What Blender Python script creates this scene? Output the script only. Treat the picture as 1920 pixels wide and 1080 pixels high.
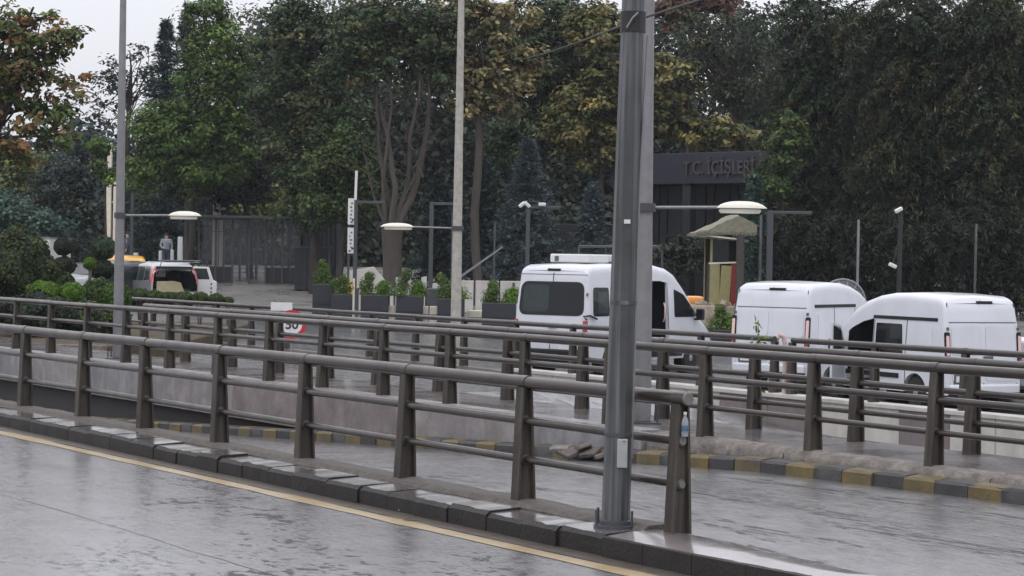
import bpy, bmesh, math, random
import numpy as np
from mathutils import Matrix, Vector, Euler

# ------------------------------------------------------------------ clear
for o in list(bpy.data.objects): bpy.data.objects.remove(o)
scene = bpy.context.scene
COL = scene.collection
R = math.radians
random.seed(7)

# ------------------------------------------------------------------ camera
EYE = 2.1
FPX = 4000.0                     # focal length in pixels of a 1920 px wide frame
PITCH = math.atan(54.0 / FPX)
ROLL = R(1.0)
cam_data = bpy.data.cameras.new('camera')
cam_data.sensor_width = 36.0
cam_data.lens = 36.0 * FPX / 1920.0
cam_data.clip_start = 0.3
cam_data.clip_end = 3000.0
cam = bpy.data.objects.new('camera', cam_data)
COL.objects.link(cam)
CAMROT = Matrix.Rotation(math.pi / 2 - PITCH, 3, 'X') @ Matrix.Rotation(ROLL, 3, 'Z')
cam.matrix_world = Matrix.Translation((0, 0, EYE)) @ CAMROT.to_4x4()
scene.camera = cam

# ------------------------------------------------------------------ sky and light
SUN_EL, SUN_AZ = R(52), R(200)   # azimuth clockwise from +Y (behind the camera, a little left)
world = bpy.data.worlds.new('World')
scene.world = world
world.use_nodes = True
wn = world.node_tree
wn.nodes.clear()
w_out = wn.nodes.new('ShaderNodeOutputWorld')
w_bg = wn.nodes.new('ShaderNodeBackground')
w_sky = wn.nodes.new('ShaderNodeTexSky')
w_sky.sky_type = 'NISHITA'
w_sky.sun_disc = False
w_sky.sun_elevation = SUN_EL
w_sky.sun_rotation = SUN_AZ
w_sky.air_density = 1.0
w_sky.dust_density = 1.0
w_sky.ozone_density = 1.0
w_hs = wn.nodes.new('ShaderNodeHueSaturation')
w_hs.inputs['Saturation'].default_value = 0.10
w_hs.inputs['Value'].default_value = 1.0
w_tint = wn.nodes.new('ShaderNodeMix')
w_tint.data_type = 'RGBA'; w_tint.blend_type = 'MULTIPLY'
w_tint.inputs[0].default_value = 1.0
w_tint.inputs[7].default_value = (0.97, 0.975, 1.05, 1)
w_bg.inputs['Strength'].default_value = 0.12
w_cloud = wn.nodes.new('ShaderNodeMix')          # closed cloud cover over the clear-sky model
w_cloud.data_type = 'RGBA'
w_cloud.inputs[0].default_value = 0.80
w_cloud.inputs[7].default_value = (5.9, 5.95, 6.3, 1)
wn.links.new(w_sky.outputs[0], w_hs.inputs['Color'])
wn.links.new(w_hs.outputs[0], w_tint.inputs[6])
wn.links.new(w_tint.outputs[2], w_cloud.inputs[6])
# standard overcast sky: the cloud layer is brighter overhead than at the horizon (CIE overcast, softened)
w_tc = wn.nodes.new('ShaderNodeTexCoord'); w_sep = wn.nodes.new('ShaderNodeSeparateXYZ')
w_cl = wn.nodes.new('ShaderNodeClamp'); w_ma = wn.nodes.new('ShaderNodeMath'); w_ma.operation = 'MULTIPLY_ADD'
w_ma.inputs[1].default_value = 2.1; w_ma.inputs[2].default_value = 0.80
w_sc = wn.nodes.new('ShaderNodeVectorMath'); w_sc.operation = 'SCALE'
wn.links.new(w_tc.outputs['Generated'], w_sep.inputs[0]); wn.links.new(w_sep.outputs['Z'], w_cl.inputs[0])
wn.links.new(w_cl.outputs[0], w_ma.inputs[0]); wn.links.new(w_cloud.outputs[2], w_sc.inputs[0]); wn.links.new(w_ma.outputs[0], w_sc.inputs['Scale'])
wn.links.new(w_sc.outputs[0], w_bg.inputs['Color'])
wn.links.new(w_bg.outputs[0], w_out.inputs['Surface'])

sun_data = bpy.data.lights.new('sun', 'SUN')
sun_data.energy = 0.5
sun_data.angle = R(35)
sun_data.color = (1.0, 0.97, 0.94)
sun = bpy.data.objects.new('sun', sun_data)
COL.objects.link(sun)
_sd = Vector((math.sin(SUN_AZ) * math.cos(SUN_EL), math.cos(SUN_AZ) * math.cos(SUN_EL), math.sin(SUN_EL)))
sun.rotation_euler = (-_sd).to_track_quat('-Z', 'Y').to_euler()
sun.location = (0, -10, 30)

scene.view_settings.view_transform = 'Standard'
scene.view_settings.look = 'None'
scene.view_settings.exposure = 0.28
scene.view_settings.gamma = 1.0
scene.view_settings.use_curve_mapping = False
scene.render.engine = 'CYCLES'
scene.cycles.use_denoising = True
try:
    scene.cycles.denoiser = 'OPENIMAGEDENOISE'
except Exception:
    pass
scene.cycles.max_bounces = 6
scene.cycles.diffuse_bounces = 3
scene.cycles.glossy_bounces = 3
scene.cycles.transmission_bounces = 4
scene.cycles.transparent_max_bounces = 8

# ------------------------------------------------------------------ layout helpers
def at(px, py, Y):
    """world point seen at photo pixel (px, py), Y metres in front of the camera"""
    v = CAMROT @ Vector(((px - 960) / FPX, (540 - py) / FPX, -1.0))
    return Vector((0, 0, EYE)) + v * (Y / v.y)

def terrain(X, Y):
    p = -.68 - .0108 * (X - 1.96) + .0357 * (Y - 49.5)
    z = min(.12, p)
    z = max(z, -1.4)
    z += .062 * min(max(0, Y - 86), 20) + .012 * max(0, min(Y, 300) - 106)
    return z

def ground(px, Y):
    """point on the far ground under photo column px"""
    p = at(px, 500, Y)
    for _ in range(3):
        z = terrain(p.x, Y)
        py = 540 + (EYE - z) / Y * FPX - 54
        p = at(px, py, Y)
    return Vector((p.x, Y, terrain(p.x, Y)))

# road frame: local x runs along the underpass (s, away to the left), local y = -w (w = away from the camera)
RO = Vector((1.217, 15.2, 0)); RD = Vector((-.5470, .8371, 0)); RN = Vector((.8371, .5470, 0))
ANG = math.atan2(RD.y, RD.x)
FRAME = Matrix.Translation(RO) @ Matrix.Rotation(ANG, 4, 'Z')
def rp(s, w, z=0): return RO + RD * s + RN * w + Vector((0, 0, z))

# ------------------------------------------------------------------ object helpers
def link(o, parent=None):
    COL.objects.link(o)
    if parent is not None: o.parent = parent
    return o

def tag(o, label=None, cat=None, group=None, kind=None):
    if label: o['label'] = label
    if cat: o['category'] = cat
    if group: o['group'] = group
    if kind: o['kind'] = kind
    return o

def thing(name, loc, rz=0, label=None, cat=None, group=None):
    o = bpy.data.objects.new(name, None)
    o.empty_display_size = .2
    COL.objects.link(o)
    o.location = loc
    o.rotation_euler = (0, 0, rz)
    return tag(o, label, cat, group)

def mobj(name, me, parent=None, loc=None, rot=None, scale=None):
    o = bpy.data.objects.new(name, me)
    link(o, parent)
    if loc is not None: o.location = loc
    if rot is not None: o.rotation_euler = rot
    if scale is not None: o.scale = scale
    return o

class MB:
    """collects simple shapes into one mesh"""
    def __init__(s): s.v = []; s.f = []; s.m = []
    def add(s, vs, fs, mi=0):
        b = len(s.v)
        s.v += [tuple(v) for v in vs]
        s.f += [tuple(i + b for i in f) for f in fs]
        s.m += [mi] * len(fs)
        return s
    def box(s, c, size, mat=None, mi=0, taper=1.0):
        x, y, z = [k / 2 for k in size]
        vs = []
        for dz, t in ((-z, 1.0), (z, taper)):
            for dx, dy in ((-x, -y), (x, -y), (x, y), (-x, y)):
                vs.append(Vector((dx * t, dy * t, dz)))
        if mat is not None: vs = [mat @ v for v in vs]
        vs = [v + Vector(c) for v in vs]
        return s.add(vs, [(3, 2, 1, 0), (4, 5, 6, 7), (0, 1, 5, 4), (1, 2, 6, 5), (2, 3, 7, 6), (3, 0, 4, 7)], mi)
    def bar(s, a, b, wd, hd, mi=0, wd2=None, hd2=None):
        """rectangular bar from a to b"""
        a = Vector(a); b = Vector(b); d = (b - a).normalized()
        up = Vector((0, 0, 1)) if abs(d.z) < .9 else Vector((0, 1, 0))
        u = d.cross(up).normalized(); v = u.cross(d).normalized()
        wd2 = wd if wd2 is None else wd2; hd2 = hd if hd2 is None else hd2
        vs = []
        for p, ww, hh in ((a, wd, hd), (b, wd2, hd2)):
            for i, j in ((-1, -1), (1, -1), (1, 1), (-1, 1)):
                vs.append(p + u * i * ww / 2 + v * j * hh / 2)
        return s.add(vs, [(3, 2, 1, 0), (4, 5, 6, 7), (0, 1, 5, 4), (1, 2, 6, 5), (2, 3, 7, 6), (3, 0, 4, 7)], mi)
    def tube(s, pts, rad, n=10, mi=0, cap=True):
        pts = [Vector(p) for p in pts]
        if not hasattr(rad, '__len__'): rad = [rad] * len(pts)
        ref = None
        vs = []
        for i, p in enumerate(pts):
            t = (pts[min(i + 1, len(pts) - 1)] - pts[max(i - 1, 0)])
            t = t.normalized() if t.length > 1e-9 else Vector((0, 0, 1))
            if ref is None:
                ref = Vector((1, 0, 0)) if abs(t.x) < .8 else Vector((0, 1, 0))
            u = (ref - t * ref.dot(t)).normalized(); ref = u
            v = t.cross(u)
            for k in range(n):
                a = 2 * math.pi * k / n
                vs.append(p + (u * math.cos(a) + v * math.sin(a)) * rad[i])
        fs = []
        for i in range(len(pts) - 1):
            for k in range(n):
                a, b = i * n + k, i * n + (k + 1) % n
                fs.append((a, b, b + n, a + n))
        if cap:
            fs.append(tuple(range(n - 1, -1, -1)))
            fs.append(tuple(range((len(pts) - 1) * n, len(pts) * n)))
        return s.add(vs, fs, mi)
    def lathe(s, prof, n=20, axis='Z', c=(0, 0, 0), mi=0):
        """prof: list of (r, h)"""
        vs = []
        for r, h in prof:
            for k in range(n):
                a = 2 * math.pi * k / n
                p = (r * math.cos(a), r * math.sin(a), h)
                if axis == 'Y': p = (p[0], p[2], p[1])
                elif axis == 'X': p = (p[2], p[0], p[1])
                vs.append(Vector(p) + Vector(c))
        fs = []
        for i in range(len(prof) - 1):
            for k in range(n):
                a, b = i * n + k, i * n + (k + 1) % n
                fs.append((a, b, b + n, a + n))
        fs.append(tuple(range(n - 1, -1, -1)))
        fs.append(tuple(range((len(prof) - 1) * n, len(prof) * n)))
        return s.add(vs, fs, mi)
    def prism(s, poly, h0, h1, mi=0, tf=None):
        """poly in xy extruded h0..h1 in z; tf maps (x, y, z) to a point"""
        n = len(poly)
        vs = [(p[0], p[1], h0) for p in poly] + [(p[0], p[1], h1) for p in poly]
        if tf: vs = [tf(*v) for v in vs]
        fs = [tuple(range(n - 1, -1, -1)), tuple(range(n, 2 * n))]
        fs += [(i, (i + 1) % n, (i + 1) % n + n, i + n) for i in range(n)]
        return s.add(vs, fs, mi)
    def mesh(s, name, mats, smooth=None, fix=True):
        me = bpy.data.meshes.new(name)
        me.from_pydata(s.v, [], s.f)
        if not isinstance(mats, (list, tuple)): mats = [mats]
        for m in mats: me.materials.append(m)
        for p, mi in zip(me.polygons, s.m): p.material_index = mi
        if fix:
            bm = bmesh.new(); bm.from_mesh(me)
            bmesh.ops.recalc_face_normals(bm, faces=bm.faces)
            bm.to_mesh(me); bm.free()
        if smooth is not None:
            me.polygons.foreach_set('use_smooth', [True] * len(me.polygons))
            try: me.set_sharp_from_angle(angle=R(smooth))
            except Exception: pass
        me.update()
        return me
    def build(s, name, mats, parent=None, smooth=None, bevel=0, loc=None, rot=None, segs=2, fix=True):
        o = mobj(name, s.mesh(name, mats, smooth, fix), parent, loc, rot)
        if bevel:
            md = o.modifiers.new('bevel', 'BEVEL')
            md.width = bevel; md.segments = segs; md.limit_method = 'ANGLE'; md.angle_limit = R(35)
        return o

def copy_tree(o, parent=None):
    c = o.copy(); COL.objects.link(c)
    if parent is not None: c.parent = parent
    for ch in list(o.children): copy_tree(ch, c)
    return c

def text_mesh(name, body, size, mat, parent=None, depth=.01, align='CENTER', bold=0.0):
    cu = bpy.data.curves.new(name, 'FONT')
    cu.body = body; cu.size = size; cu.extrude = depth; cu.align_x = align; cu.align_y = 'CENTER'; cu.offset = bold
    t = bpy.data.objects.new(name, cu); COL.objects.link(t)
    dg = bpy.context.evaluated_depsgraph_get(); dg.update()
    me = bpy.data.meshes.new_from_object(t.evaluated_get(dg))
    bpy.data.objects.remove(t); bpy.data.curves.remove(cu)
    me.materials.clear(); me.materials.append(mat)
    return mobj(name, me, parent)

# ------------------------------------------------------------------ materials
def mat(name, col, rough=.6, spec=.5, metal=0, coat=0, coat_rough=.1, noise=0.0, nscale=8.0, col2=None,
        bump=0.0, bscale=60.0, rough2=None, rscale=None, trans=0, emit=None, stretch=None, streak=0.0, streak_col=None, sscale=(2.2, 2.2, .3)):
    m = bpy.data.materials.new(name); m.use_nodes = True
    nt = m.node_tree; N = nt.nodes; L = nt.links
    b = N['Principled BSDF']
    b.inputs['Base Color'].default_value = (*col, 1)
    b.inputs['Roughness'].default_value = rough
    b.inputs['Specular IOR Level'].default_value = spec
    b.inputs['Metallic'].default_value = metal
    b.inputs['Coat Weight'].default_value = coat
    b.inputs['Coat Roughness'].default_value = coat_rough
    if trans: b.inputs['Transmission Weight'].default_value = trans
    if emit: 
        b.inputs['Emission Color'].default_value = (*emit[0], 1); b.inputs['Emission Strength'].default_value = emit[1]
    if noise or bump or rough2 is not None or streak:
        tc = N.new('ShaderNodeTexCoord'); mp = N.new('ShaderNodeMapping')
        if stretch: mp.inputs['Scale'].default_value = stretch
        oi = N.new('ShaderNodeObjectInfo'); rs = N.new('ShaderNodeMath'); rs.operation = 'MULTIPLY'; rs.inputs[1].default_value = 61.0
        L.new(oi.outputs['Random'], rs.inputs[0])
        va = N.new('ShaderNodeVectorMath'); va.operation = 'ADD'          # every copy gets its own stains
        L.new(tc.outputs['Object'], va.inputs[0]); L.new(rs.outputs[0], va.inputs[1])
        L.new(va.outputs[0], mp.inputs['Vector'])
    last = None
    if noise:
        n1 = N.new('ShaderNodeTexNoise'); n1.inputs['Scale'].default_value = nscale
        n1.inputs['Detail'].default_value = 6; n1.inputs['Roughness'].default_value = .65
        L.new(mp.outputs[0], n1.inputs['Vector'])
        cr = N.new('ShaderNodeValToRGB')
        cr.color_ramp.elements[0].position = .5 - .28; cr.color_ramp.elements[1].position = .5 + .28
        c2 = col2 if col2 else tuple(k * (1 - noise) for k in col)
        cr.color_ramp.elements[0].color = (*c2, 1); cr.color_ramp.elements[1].color = (*col, 1)
        L.new(n1.outputs['Fac'], cr.inputs[0]); last = cr.outputs[0]
        L.new(last, b.inputs['Base Color'])
    if streak:
        mp2 = N.new('ShaderNodeMapping'); mp2.inputs['Scale'].default_value = sscale
        L.new(va.outputs[0], mp2.inputs['Vector'])
        n3 = N.new('ShaderNodeTexNoise'); n3.inputs['Scale'].default_value = 1.6; n3.inputs['Detail'].default_value = 5
        L.new(mp2.outputs[0], n3.inputs['Vector'])
        r3 = N.new('ShaderNodeValToRGB'); r3.color_ramp.elements[0].position = .45; r3.color_ramp.elements[1].position = .72
        L.new(n3.outputs['Fac'], r3.inputs[0])
        mm = N.new('ShaderNodeMath'); mm.operation = 'MULTIPLY'; mm.inputs[1].default_value = streak
        L.new(r3.outputs[0], mm.inputs[0])
        mx = N.new('ShaderNodeMix'); mx.data_type = 'RGBA'
        L.new(mm.outputs[0], mx.inputs[0])
        if last is not None: L.new(last, mx.inputs[6])
        else: mx.inputs[6].default_value = (*col, 1)
        sc = streak_col if streak_col else tuple(k * .4 for k in col)
        mx.inputs[7].default_value = (*sc, 1)
        L.new(mx.outputs[2], b.inputs['Base Color'])
    if rough2 is not None:
        n2 = N.new('ShaderNodeTexNoise'); n2.inputs['Scale'].default_value = rscale or nscale
        n2.inputs['Detail'].default_value = 4
        L.new(mp.outputs[0], n2.inputs['Vector'])
        mr = N.new('ShaderNodeMapRange'); mr.inputs[1].default_value = .35; mr.inputs[2].default_value = .65
        mr.inputs[3].default_value = rough; mr.inputs[4].default_value = rough2
        L.new(n2.outputs['Fac'], mr.inputs[0]); L.new(mr.outputs[0], b.inputs['Roughness'])
    if bump:
        n4 = N.new('ShaderNodeTexNoise'); n4.inputs['Scale'].default_value = bscale; n4.inputs['Detail'].default_value = 5
        L.new(mp.outputs[0], n4.inputs['Vector'])
        bp = N.new('ShaderNodeBump'); bp.inputs['Strength'].default_value = bump; bp.inputs['Distance'].default_value = .02
        L.new(n4.outputs['Fac'], bp.inputs['Height']); L.new(bp.outputs[0], b.inputs['Normal'])
    return m

def wet_asphalt(name, base, puddle=.5, sc=.5, fleck=.5, stretch=(.35, 1.6, 1)):
    """asphalt under a film of rain water; where the film has drained the stone is darker and duller"""
    m = bpy.data.materials.new(name); m.use_nodes = True
    nt = m.node_tree; N = nt.nodes; L = nt.links
    b = N['Principled BSDF']
    tc = N.new('ShaderNodeTexCoord')
    def noise(scale, detail, vec, rough=.6, dist=0):
        n = N.new('ShaderNodeTexNoise'); n.inputs['Scale'].default_value = scale; n.inputs['Detail'].default_value = detail
        n.inputs['Roughness'].default_value = rough; n.inputs['Distortion'].default_value = dist
        L.new(vec, n.inputs['Vector']); return n.outputs['Fac']
    def ramp(x, a, bb, lo, hi):
        r = N.new('ShaderNodeMapRange'); r.inputs[1].default_value = a; r.inputs[2].default_value = bb
        r.inputs[3].default_value = lo; r.inputs[4].default_value = hi; r.interpolation_type = 'SMOOTHSTEP'
        L.new(x, r.inputs[0]); return r.outputs[0]
    def op(o, x, y):
        k = N.new('ShaderNodeMath'); k.operation = o
        for i, q in enumerate((x, y)):
            if isinstance(q, (int, float)): k.inputs[i].default_value = q
            else: L.new(q, k.inputs[i])
        return k.outputs[0]
    vec = tc.outputs['Object']
    mp = N.new('ShaderNodeMapping'); mp.inputs['Scale'].default_value = stretch      # long patches along the lane
    L.new(vec, mp.inputs['Vector'])
    big = noise(sc, 5, mp.outputs[0], .6, .4)
    mid = noise(6.5, 6, mp.outputs[0], .72, .6)
    fine = noise(42, 3, vec, .7)
    grain = noise(150, 2, vec, .7)
    dry = op('MULTIPLY', ramp(big, .46, .60, .08, 1.0), ramp(mid, .48, .57, 0, 1))    # 1 = drained stone, 0 = standing film
    dry = op('MULTIPLY', dry, fleck * 1.5)
    mott = op('MULTIPLY', ramp(noise(13, 5, mp.outputs[0], .75, .3), .47, .60, 0, 1), ramp(noise(.9, 3, vec, .6), .38, .62, .25, .80))
    dry = op('ADD', dry, op('MULTIPLY', mott, .85))
    dryc = N.new('ShaderNodeClamp'); L.new(dry, dryc.inputs[0]); dry = dryc.outputs[0]
    L.new(ramp(dry, 0, 1, 1.0, .10), b.inputs['Coat Weight'])
    L.new(ramp(dry, 0, 1, .17, .34), b.inputs['Coat Roughness'])
    b.inputs['Coat IOR'].default_value = 1.75
    L.new(ramp(dry, 0, 1, .30, .55), b.inputs['Roughness'])
    L.new(ramp(dry, 0, 1, .9, .12), b.inputs['Specular IOR Level'])
    tone = op('MULTIPLY', ramp(grain, .3, .75, .6, 1.35), ramp(dry, 0, 1, 1.0, .38))
    tone = op('MULTIPLY', tone, ramp(big, .3, .7, 1.12, .82))
    tone = op('MULTIPLY', tone, ramp(noise(2.2, 5, vec, .65), .35, .65, .82, 1.15))
    vm = N.new('ShaderNodeVectorMath'); vm.operation = 'SCALE'; vm.inputs[0].default_value = base
    L.new(tone, vm.inputs['Scale']); L.new(vm.outputs[0], b.inputs['Base Color'])
    hgt = op('ADD', op('MULTIPLY', fine, ramp(dry, 0, 1, .22, 1.0)), op('MULTIPLY', mid, .5))
    bp = N.new('ShaderNodeBump'); bp.inputs['Strength'].default_value = .30; bp.inputs['Distance'].default_value = .012
    L.new(hgt, bp.inputs['Height'])
    L.new(bp.outputs[0], b.inputs['Normal']); L.new(bp.outputs[0], b.inputs['Coat Normal'])
    return m

M = {}
M['road'] = wet_asphalt('wet_asphalt', (.125, .120, .127), .75, .45, .95, (.6, 1.0, 1))
M['ramp'] = wet_asphalt('wet_ramp_asphalt', (.120, .116, .122), .55, .8, 1.3, (.3, 1.8, 1))
M['farroad'] = wet_asphalt('far_asphalt', (.09, .088, .09), .5, .5)
M['pavement'] = mat('pavement', (.20, .19, .18), .45, noise=.35, nscale=1.2, bump=.2, bscale=12, rough2=.2, rscale=.7)
M['walk'] = mat('wet_walkway', (.22, .19, .19), .16, .5, coat=.8, coat_rough=.12, noise=.55, nscale=2.2, bump=.25, bscale=14, rough2=.4, rscale=1.4)
M['kerbtop'] = mat('wet_lit_kerb_top', (.125, .112, .11), .22, .5, coat=1, coat_rough=.16, noise=.3, nscale=2, bump=.08, bscale=25)  # lighter kerb copy; the wet top's sky reflection is put into the colour
M['kerb'] = mat('shaded_kerb_face', (.026, .023, .022), .5, .25, coat=0, coat_rough=.18, noise=.5, nscale=5, bump=.35, bscale=35, rough2=.6, rscale=3)  # darker copy of the same kerb; shade of upright faces put into the colour
M['mortar'] = mat('rough_mortar', (.115, .10, .09), .75, .3, noise=.6, nscale=14, bump=1.0, bscale=30)
M['coping'] = mat('rough_coping', (.235, .208, .188), .7, .3, noise=.75, nscale=9, bump=1.0, bscale=28, streak=.5, streak_col=(.07, .06, .055))
M['kyellow'] = mat('kerb_yellow', (.15, .108, .03), .5, .4, noise=.75, nscale=4, col2=(.05, .042, .035), bump=.4, bscale=40)
M['kblack'] = mat('kerb_black', (.046, .043, .043), .5, .4, noise=.5, nscale=9, bump=.4, bscale=40)
M['wall'] = mat('stained_concrete', (.29, .268, .265), .6, .35, noise=.6, nscale=3.2, bump=.3, bscale=16, streak=.85, streak_col=(.13, .115, .12))
M['wallb'] = mat('stained_concrete_warm', (.235, .20, .198), .6, .35, noise=.6, nscale=2.6, bump=.3, bscale=16, streak=.8, streak_col=(.11, .09, .095))
M['wallc'] = mat('stained_concrete_cool', (.29, .283, .29), .6, .35, noise=.6, nscale=2.9, bump=.3, bscale=16, streak=.85, streak_col=(.12, .115, .13))
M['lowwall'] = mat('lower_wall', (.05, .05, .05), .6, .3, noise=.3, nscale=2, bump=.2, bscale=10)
M['pale'] = mat('pale_painted_concrete', (.47, .45, .42), .6, .3, noise=.3, nscale=2.5, bump=.2, bscale=18, streak=.5, streak_col=(.26, .22, .20))
M['paleb'] = mat('worn_concrete_panel', (.18, .15, .145), .6, .3, noise=.4, nscale=3, bump=.3, bscale=18, streak=.6, streak_col=(.15, .12, .12))
M['ochre'] = mat('ochre_road_paint', (.40, .32, .20), .35, .5, coat=.5, coat_rough=.25, noise=.6, nscale=2.5, col2=(.26, .17, .06), bump=.3, bscale=60)
M['gutter'] = mat('gutter_silt', (.085, .07, .055), .4, .4, coat=.3, coat_rough=.3, noise=.5, nscale=7, bump=.6, bscale=50)
M['post'] = mat('railing_post_paint', (.044, .035, .030), .45, .35, noise=.45, nscale=6, bump=.25, bscale=45, streak=.6, streak_col=(.10, .088, .068), sscale=(9, 9, .8), rough2=.65, rscale=4)
M['rail'] = mat('railing_pipe_paint', (.034, .025, .021), .3, .3, coat=.4, coat_rough=.10, noise=.35, nscale=7, bump=.12, bscale=50, rough2=.45, rscale=5)
M['galv'] = mat('galvanised_pole', (.060, .063, .068), .42, .5, metal=.2, noise=.6, nscale=4, col2=(.028, .029, .026), bump=.12, bscale=30, streak=.75, streak_col=(.15, .155, .17), sscale=(16, 16, .35))
M['galv2'] = mat('pale_galvanised_pole', (.20, .20, .21), .45, .5, metal=.15, noise=.35, nscale=6, streak=.4, streak_col=(.17, .165, .16))
M['creampole'] = mat('weathered_concrete_pole', (.42, .40, .36), .6, .4, noise=.5, nscale=8, bump=.3, bscale=25)
M['boxgrey'] = mat('grey_access_cover', (.30, .31, .31), .45, .5, noise=.25, nscale=9)
M['lampshell'] = mat('lamp_shell', (.60, .58, .50), .4, .5, noise=.2, nscale=6)
M['lampglass'] = mat('lamp_cover', (.66, .64, .55), .25, .5, coat=.4)
M['whitevan'] = mat('white_van_paint', (.53, .545, .59), .3, .4, coat=.5, coat_rough=.08, noise=.10, nscale=1.5, streak=.22, streak_col=(.36, .35, .34), sscale=(1.5, 1.5, .7))
M['vanblack'] = mat('black_trim', (.010, .010, .012), .55, .25)
M['seam'] = mat('panel_gap', (.085, .085, .095), .6, .3)
M['glass'] = mat('dark_vehicle_glass', (.010, .012, .013), .06, .28)
M['glassgreen'] = mat('tinted_green_glass', (.032, .046, .043), .06, .35, noise=.6, nscale=2.5)  # lighter green glass; also carries the reflections painted on van windows
M['tyre'] = mat('tyre_rubber', (.02, .02, .02), .7, .3)
M['rim'] = mat('wheel_cover', (.30, .30, .31), .35, .5, metal=.5)
M['redlens'] = mat('red_tail_lamp', (.32, .02, .02), .2, .6, coat=.8)
M['clearlens'] = mat('clear_tail_lamp', (.62, .40, .40), .2, .6, coat=.8)
M['orange'] = mat('orange_lens', (.75, .30, .05), .3, .5, coat=.5)
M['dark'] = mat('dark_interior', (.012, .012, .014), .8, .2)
M['darksteel'] = mat('dark_steel_paint', (.045, .048, .055), .45, .5, noise=.3, nscale=5)
M['darkcladding'] = mat('dark_cladding', (.020, .020, .025), .5, .4, noise=.4, nscale=3, bump=.15, bscale=10)
M['fascia'] = mat('dark_slate_fascia', (.022, .023, .034), .45, .4, noise=.3, nscale=3)
M['letters'] = mat('bronze_letters', (.075, .066, .066), .4, .4, metal=.2, noise=.4, nscale=8)
M['pipeend'] = mat('pipe_end_plate', (.15, .135, .125), .5, .4, noise=.4, nscale=12)
M['tar'] = mat('tar_seam', (.055, .053, .055), .4, .4, coat=.6, coat_rough=.25)
M['whitepaint'] = mat('white_paint', (.58, .58, .58), .45, .4, noise=.15, nscale=4)
M['cream'] = mat('cream_paint', (.62, .58, .48), .5, .4, noise=.25, nscale=6)
M['planter'] = mat('anthracite_planter', (.022, .024, .032), .5, .4, noise=.3, nscale=4)
M['yellow'] = mat('yellow_paint', (.62, .42, .10), .5, .4, noise=.4, nscale=8)
M['boothyellow'] = mat('faded_booth_yellow', (.27, .235, .095), .6, .4, noise=.6, nscale=7, col2=(.16, .15, .08))
M['boothred'] = mat('booth_red', (.20, .025, .022), .5, .4, noise=.3, nscale=6)
M['boothroof'] = mat('booth_roof', (.22, .21, .155), .7, .3, noise=.5, nscale=6, bump=.6, bscale=14)
M['red'] = mat('sign_red', (.42, .012, .03), .35, .5, noise=.15, nscale=8)
M['black'] = mat('black_paint', (.012, .012, .013), .5, .4)
M['soil'] = mat('soil', (.085, .065, .042), .9, .2, noise=.5, nscale=3, bump=.8, bscale=14)
M['rubble'] = mat('rubble', (.36, .31, .24), .85, .2, noise=.5, nscale=5, bump=.8, bscale=9)
M['bark'] = mat('bark', (.05, .042, .036), .85, .2, noise=.5, nscale=7, bump=1.0, bscale=18, stretch=(1, 1, .25))
M['barkpale'] = mat('pale_bark', (.078, .066, .058), .8, .2, noise=.5, nscale=7, bump=.8, bscale=18, stretch=(1, 1, .25))
M['twig'] = mat('twig', (.10, .085, .08), .85, .2)
M['card'] = mat('cardboard', (.36, .32, .20), .7, .2, noise=.25, nscale=6)
M['paneglass'] = mat('pane_or_reflection', (.065, .075, .088), .12, .6, coat=.5, noise=.3, nscale=1.5)
M['paneglass'].node_tree.nodes['Principled BSDF'].inputs['Alpha'].default_value = .28
M['bottle'] = mat('clear_bottle', (.75, .80, .85), .08, .5, trans=.8)
M['bluelabel'] = mat('blue_label', (.05, .11, .17), .4, .4)
M['cable'] = mat('cable', (.02, .02, .02), .6, .3)
M['skin'] = mat('skin', (.42, .27, .20), .55, .4)
M['shirt'] = mat('grey_shirt', (.22, .25, .29), .8, .2, noise=.3, nscale=14)
M['trousers'] = mat('dark_trousers', (.04, .05, .075), .85, .2)
M['hair'] = mat('dark_hair', (.02, .016, .014), .7, .3)
M['darkpaint'] = mat('dark_car_paint', (.03, .035, .05), .22, .5, coat=.8, coat_rough=.05)
M['greypaint'] = mat('silver_car_paint', (.30, .31, .32), .3, .5, metal=.4, coat=.8, coat_rough=.06)
M['taxi'] = mat('taxi_yellow', (.62, .33, .04), .3, .5, coat=.7)

def leaf_mat(name, trans=.22, rough=.6):
    m = bpy.data.materials.new(name); m.use_nodes = True
    nt = m.node_tree; N = nt.nodes; L = nt.links
    b = N['Principled BSDF']; out = N['Material Output']
    a = N.new('ShaderNodeAttribute'); a.attribute_name = 'Col'
    L.new(a.outputs['Color'], b.inputs['Base Color'])
    b.inputs['Roughness'].default_value = rough
    b.inputs['Specular IOR Level'].default_value = .2
    tr = N.new('ShaderNodeBsdfTranslucent'); L.new(a.outputs['Color'], tr.inputs['Color'])
    mx = N.new('ShaderNodeMixShader'); mx.inputs[0].default_value = trans
    L.new(b.outputs[0], mx.inputs[1]); L.new(tr.outputs[0], mx.inputs[2]); L.new(mx.outputs[0], out.inputs['Surface'])
    return m
M['leaf'] = leaf_mat('leaves')
M['needle'] = leaf_mat('needles', .1, .6)
# ================================================================== THE SETTING
def frame_obj(o):
    o.matrix_world = FRAME
    return o

def z_ramp(s):
    if s <= 1: return 0.0
    if s < 5: return -.05 * ((s - 1) / 4) ** 1.6
    if s < 70: return -.05 - .048 * (s - 5)
    return -3.17
def z_road2(s):
    return -.2 - min(2.9, .095 * max(0, 19 - s) ** 1.05)

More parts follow.
